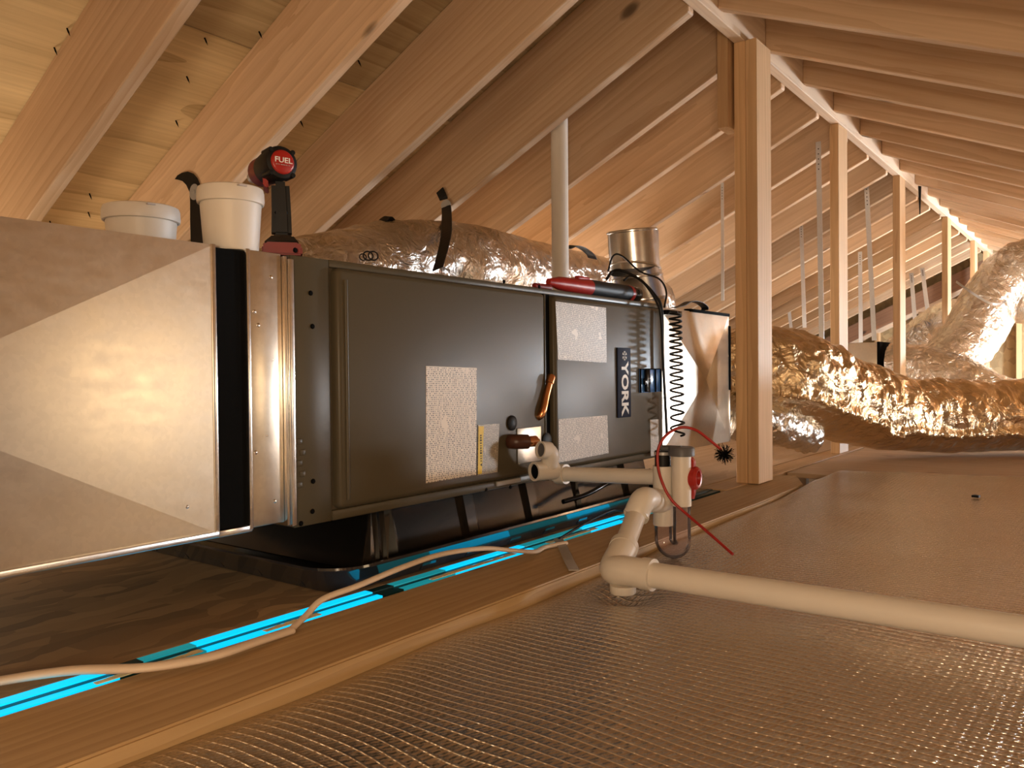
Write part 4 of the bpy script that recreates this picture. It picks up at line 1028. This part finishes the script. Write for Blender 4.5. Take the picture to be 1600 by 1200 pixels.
# trap brush: red wire with a black bristle head
br_ = thing('trap_brush', PX(1145, 866, 1.40), 'thin red wire brush with black bristle tip hooked over the trap', 'brush')
wp = [(1145,866,1.40),(1110,835,1.43),(1075,805,1.46),(1050,782,1.455),(1036,757,1.452),(1028,728,1.455),(1029,700,1.458),(1042,679,1.465),(1064,668,1.475),(1087,672,1.49),(1108,687,1.51),(1126,702,1.53)]
tube('wire', [PX(u, v, x) for u, v, x in wp], .0029, RED, br_, 8, 8)
bc = PX(1132, 709, 1.535)
bm = bmesh.new(); rnd = random.Random(3)
for k in range(150):
    d = Vector((rnd.gauss(0,1), rnd.gauss(0,1), rnd.gauss(0,1))).normalized(); L_ = rnd.uniform(.013,.0225)
    side = d.orthogonal().normalized(); bend = side*rnd.uniform(-.006,.006)
    sweep_bm(bm, [bc+d*.002, bc+d*L_*.6+bend*.5, bc+d*L_+bend*1.6], .0007, 3, True)
bristles = bm_obj('bristle_head', bm, BLACKP, br_); bristles['kind'] = 'stuff'

# ------------------------------------------------------------------ cables on the plank
def cable_pts(l): return [PZ(u, v, z) for u, v, z in l]
tag(tube('cream_cable', cable_pts([(-60,1076,.012),(0,1064,.012),(110,1048,.014),(230,1043,.014),(330,1026,.012),(400,1003,.010),(455,985,.006)]), .0085, CABLE, None, 10, 8, (.62,1)), 'cream flat cable lying over the cyan strip below the metal duct', 'cable')
tag(tube('cream_cable', cable_pts([(452,986,.006),(478,962,.014),(505,936,.030),(560,915,.040),(630,886,.050),(690,866,.052),(755,857,.046),(800,860,.030),(835,862,.010),(852,855,.006),(885,848,.006)]), .0058, CABLE, None, 10, 8, (.7,1)), 'cream cable looping up over the drain pan rim', 'cable')
tag(tube('sensor_wire', cable_pts([(874,842,.006),(900,826,.014),(930,809,.020),(955,798,.024),(968,797,.022),(985,801,.014),(990,806,.008)]), .0030, RUBBER, None, 8, 8), 'thin dark wire lying along the plank edge by the trap', 'wire')
cs_ = thing('clear_strap', PZ(885, 866, .003), 'short translucent plastic strip hanging over the plank edge', 'strip')
ribbon('band', [PZ(872, 842, .005), PZ(880, 856, .005), PZ(888, 874, .005), PZ(897, 891, .004)], .020, .002, (1,.2,0), CLEARP, cs_)

# ------------------------------------------------------------------ far flexible ducts
fd = thing('flex_duct', (3.5, .85, 0), 'big sagging amber foil duct lying on the deck behind the doubled post', 'duct', 'foil insulated ducts')
foil_duct('jacket', [(2.875,1.235,.365),(2.93,1.175,.370),(2.99,1.075,.362),(3.09,.985,.335),(3.30,.91,.262),(3.55,.76,.190),(3.80,.575,.165),(4.02,.33,.165),(4.20,.0,.165),(4.3,-.45,.165)],
          lambda t: .150 + .022*math.sin(math.pi*min(1,max(0,t-.1)/.5)) , FOIL_G, fd, .11, 44, 150, 6.0, 5, .055, seam=112)
hollow_pipe('start_collar', (2.7245,1.27,.365), (2.92,1.27,.365), .100, .002, GALV_B, fd, 36)
foil_duct('loose_sleeve', [(2.80,1.14,.20),(2.88,1.07,.185),(3.00,1.0,.155),(3.16,.955,.11)], lambda t: .085-.02*t, FOIL, fd, .22, 24, 64, 11, 31, .05)
fd2 = thing('flex_duct', (5.2, .8, .2), 'grey silver foil duct running from the metal box behind the amber duct', 'duct', 'foil insulated ducts')
def ppt(l): return [PX(u, v, x) for u, v, x in l]
foil_duct('jacket', ppt([(1394,580,5.25),(1408,580,5.25),(1440,585,5.28),(1490,600,5.30),(1550,630,5.32),(1600,648,5.34),(1650,660,5.34)]), .165, FOIL, fd2, .06, 40, 72, 6, 8, .045)
bx = PX(1322, 536, 4.98); bx2 = PX(1376, 580, 5.0)
dbox = thing('duct_box', (5.0, 1.16, .3), 'grey sheet metal duct box at the start of the silver duct', 'duct box')
y_l, y_r = PX(1300, 560, 5.2).y, PX(1378, 560, 5.2).y
zt_ = PX(1350, 536, 5.2).z
box('sheet_body', (5.13, y_r, .20), (5.50, y_l, zt_), GALV, dbox, .004)
box('end_flange', (5.12, y_r-.006, .20), (5.51, y_r+.010, zt_+.004), BLACKM, dbox, .002)
box('box_leg', (5.2, (y_l+y_r)/2-.03, 0), (5.3, (y_l+y_r)/2+.03, .2), GALV, dbox)
fd3 = thing('flex_duct', (5.95, .75, .3), 'steep silver foil duct with a side branch in front of the gable wall', 'duct', 'foil insulated ducts')
foil_duct('jacket', ppt([(1455,598,5.62),(1485,566,5.70),(1520,520,5.8),(1552,466,5.88),(1585,428,5.92),(1620,414,5.92),(1660,410,5.92)]), .175, FOIL, fd3, .06, 20, 64, 7, 12, .03)
foil_duct('branch', ppt([(1572,468,5.98),(1600,470,5.95),(1640,474,5.9),(1690,478,5.9)]), .14, FOIL, fd3, .07, 20, 56, 8, 16, .03)
fd5 = thing('flex_duct', (6.9, 1.05, .4), 'small far silver foil duct behind the post and the steep duct', 'duct', 'foil insulated ducts')
foil_duct('jacket', ppt([(1405,552,6.85),(1430,535,6.8),(1458,512,6.75),(1485,498,6.7),(1515,500,6.7)]), .14, FOIL, fd5, .07, 18, 48, 8, 21, .03)
st = thing('duct_sling', PX(1530, 470, 5.7), 'thin steel sling wrapped around the steep silver duct', 'strap')
ribbon('band', ppt([(1494,440,5.66),(1515,455,5.58),(1545,473,5.56),(1562,475,5.60),(1572,470,5.66)]), .014, .002, (0,0,1), STRAPM, st)
# blue foam strip along the foot of the gable wall
q0 = PX(1180, 633, 8.6); 
tag(box('foam_strip', (8.70, PX(1230,633,8.7).y, 0), (8.76, PX(1160,633,8.7).y, .085), BLUET, None, .003), 'pale blue foam strip at the foot of the gable wall', 'strip')
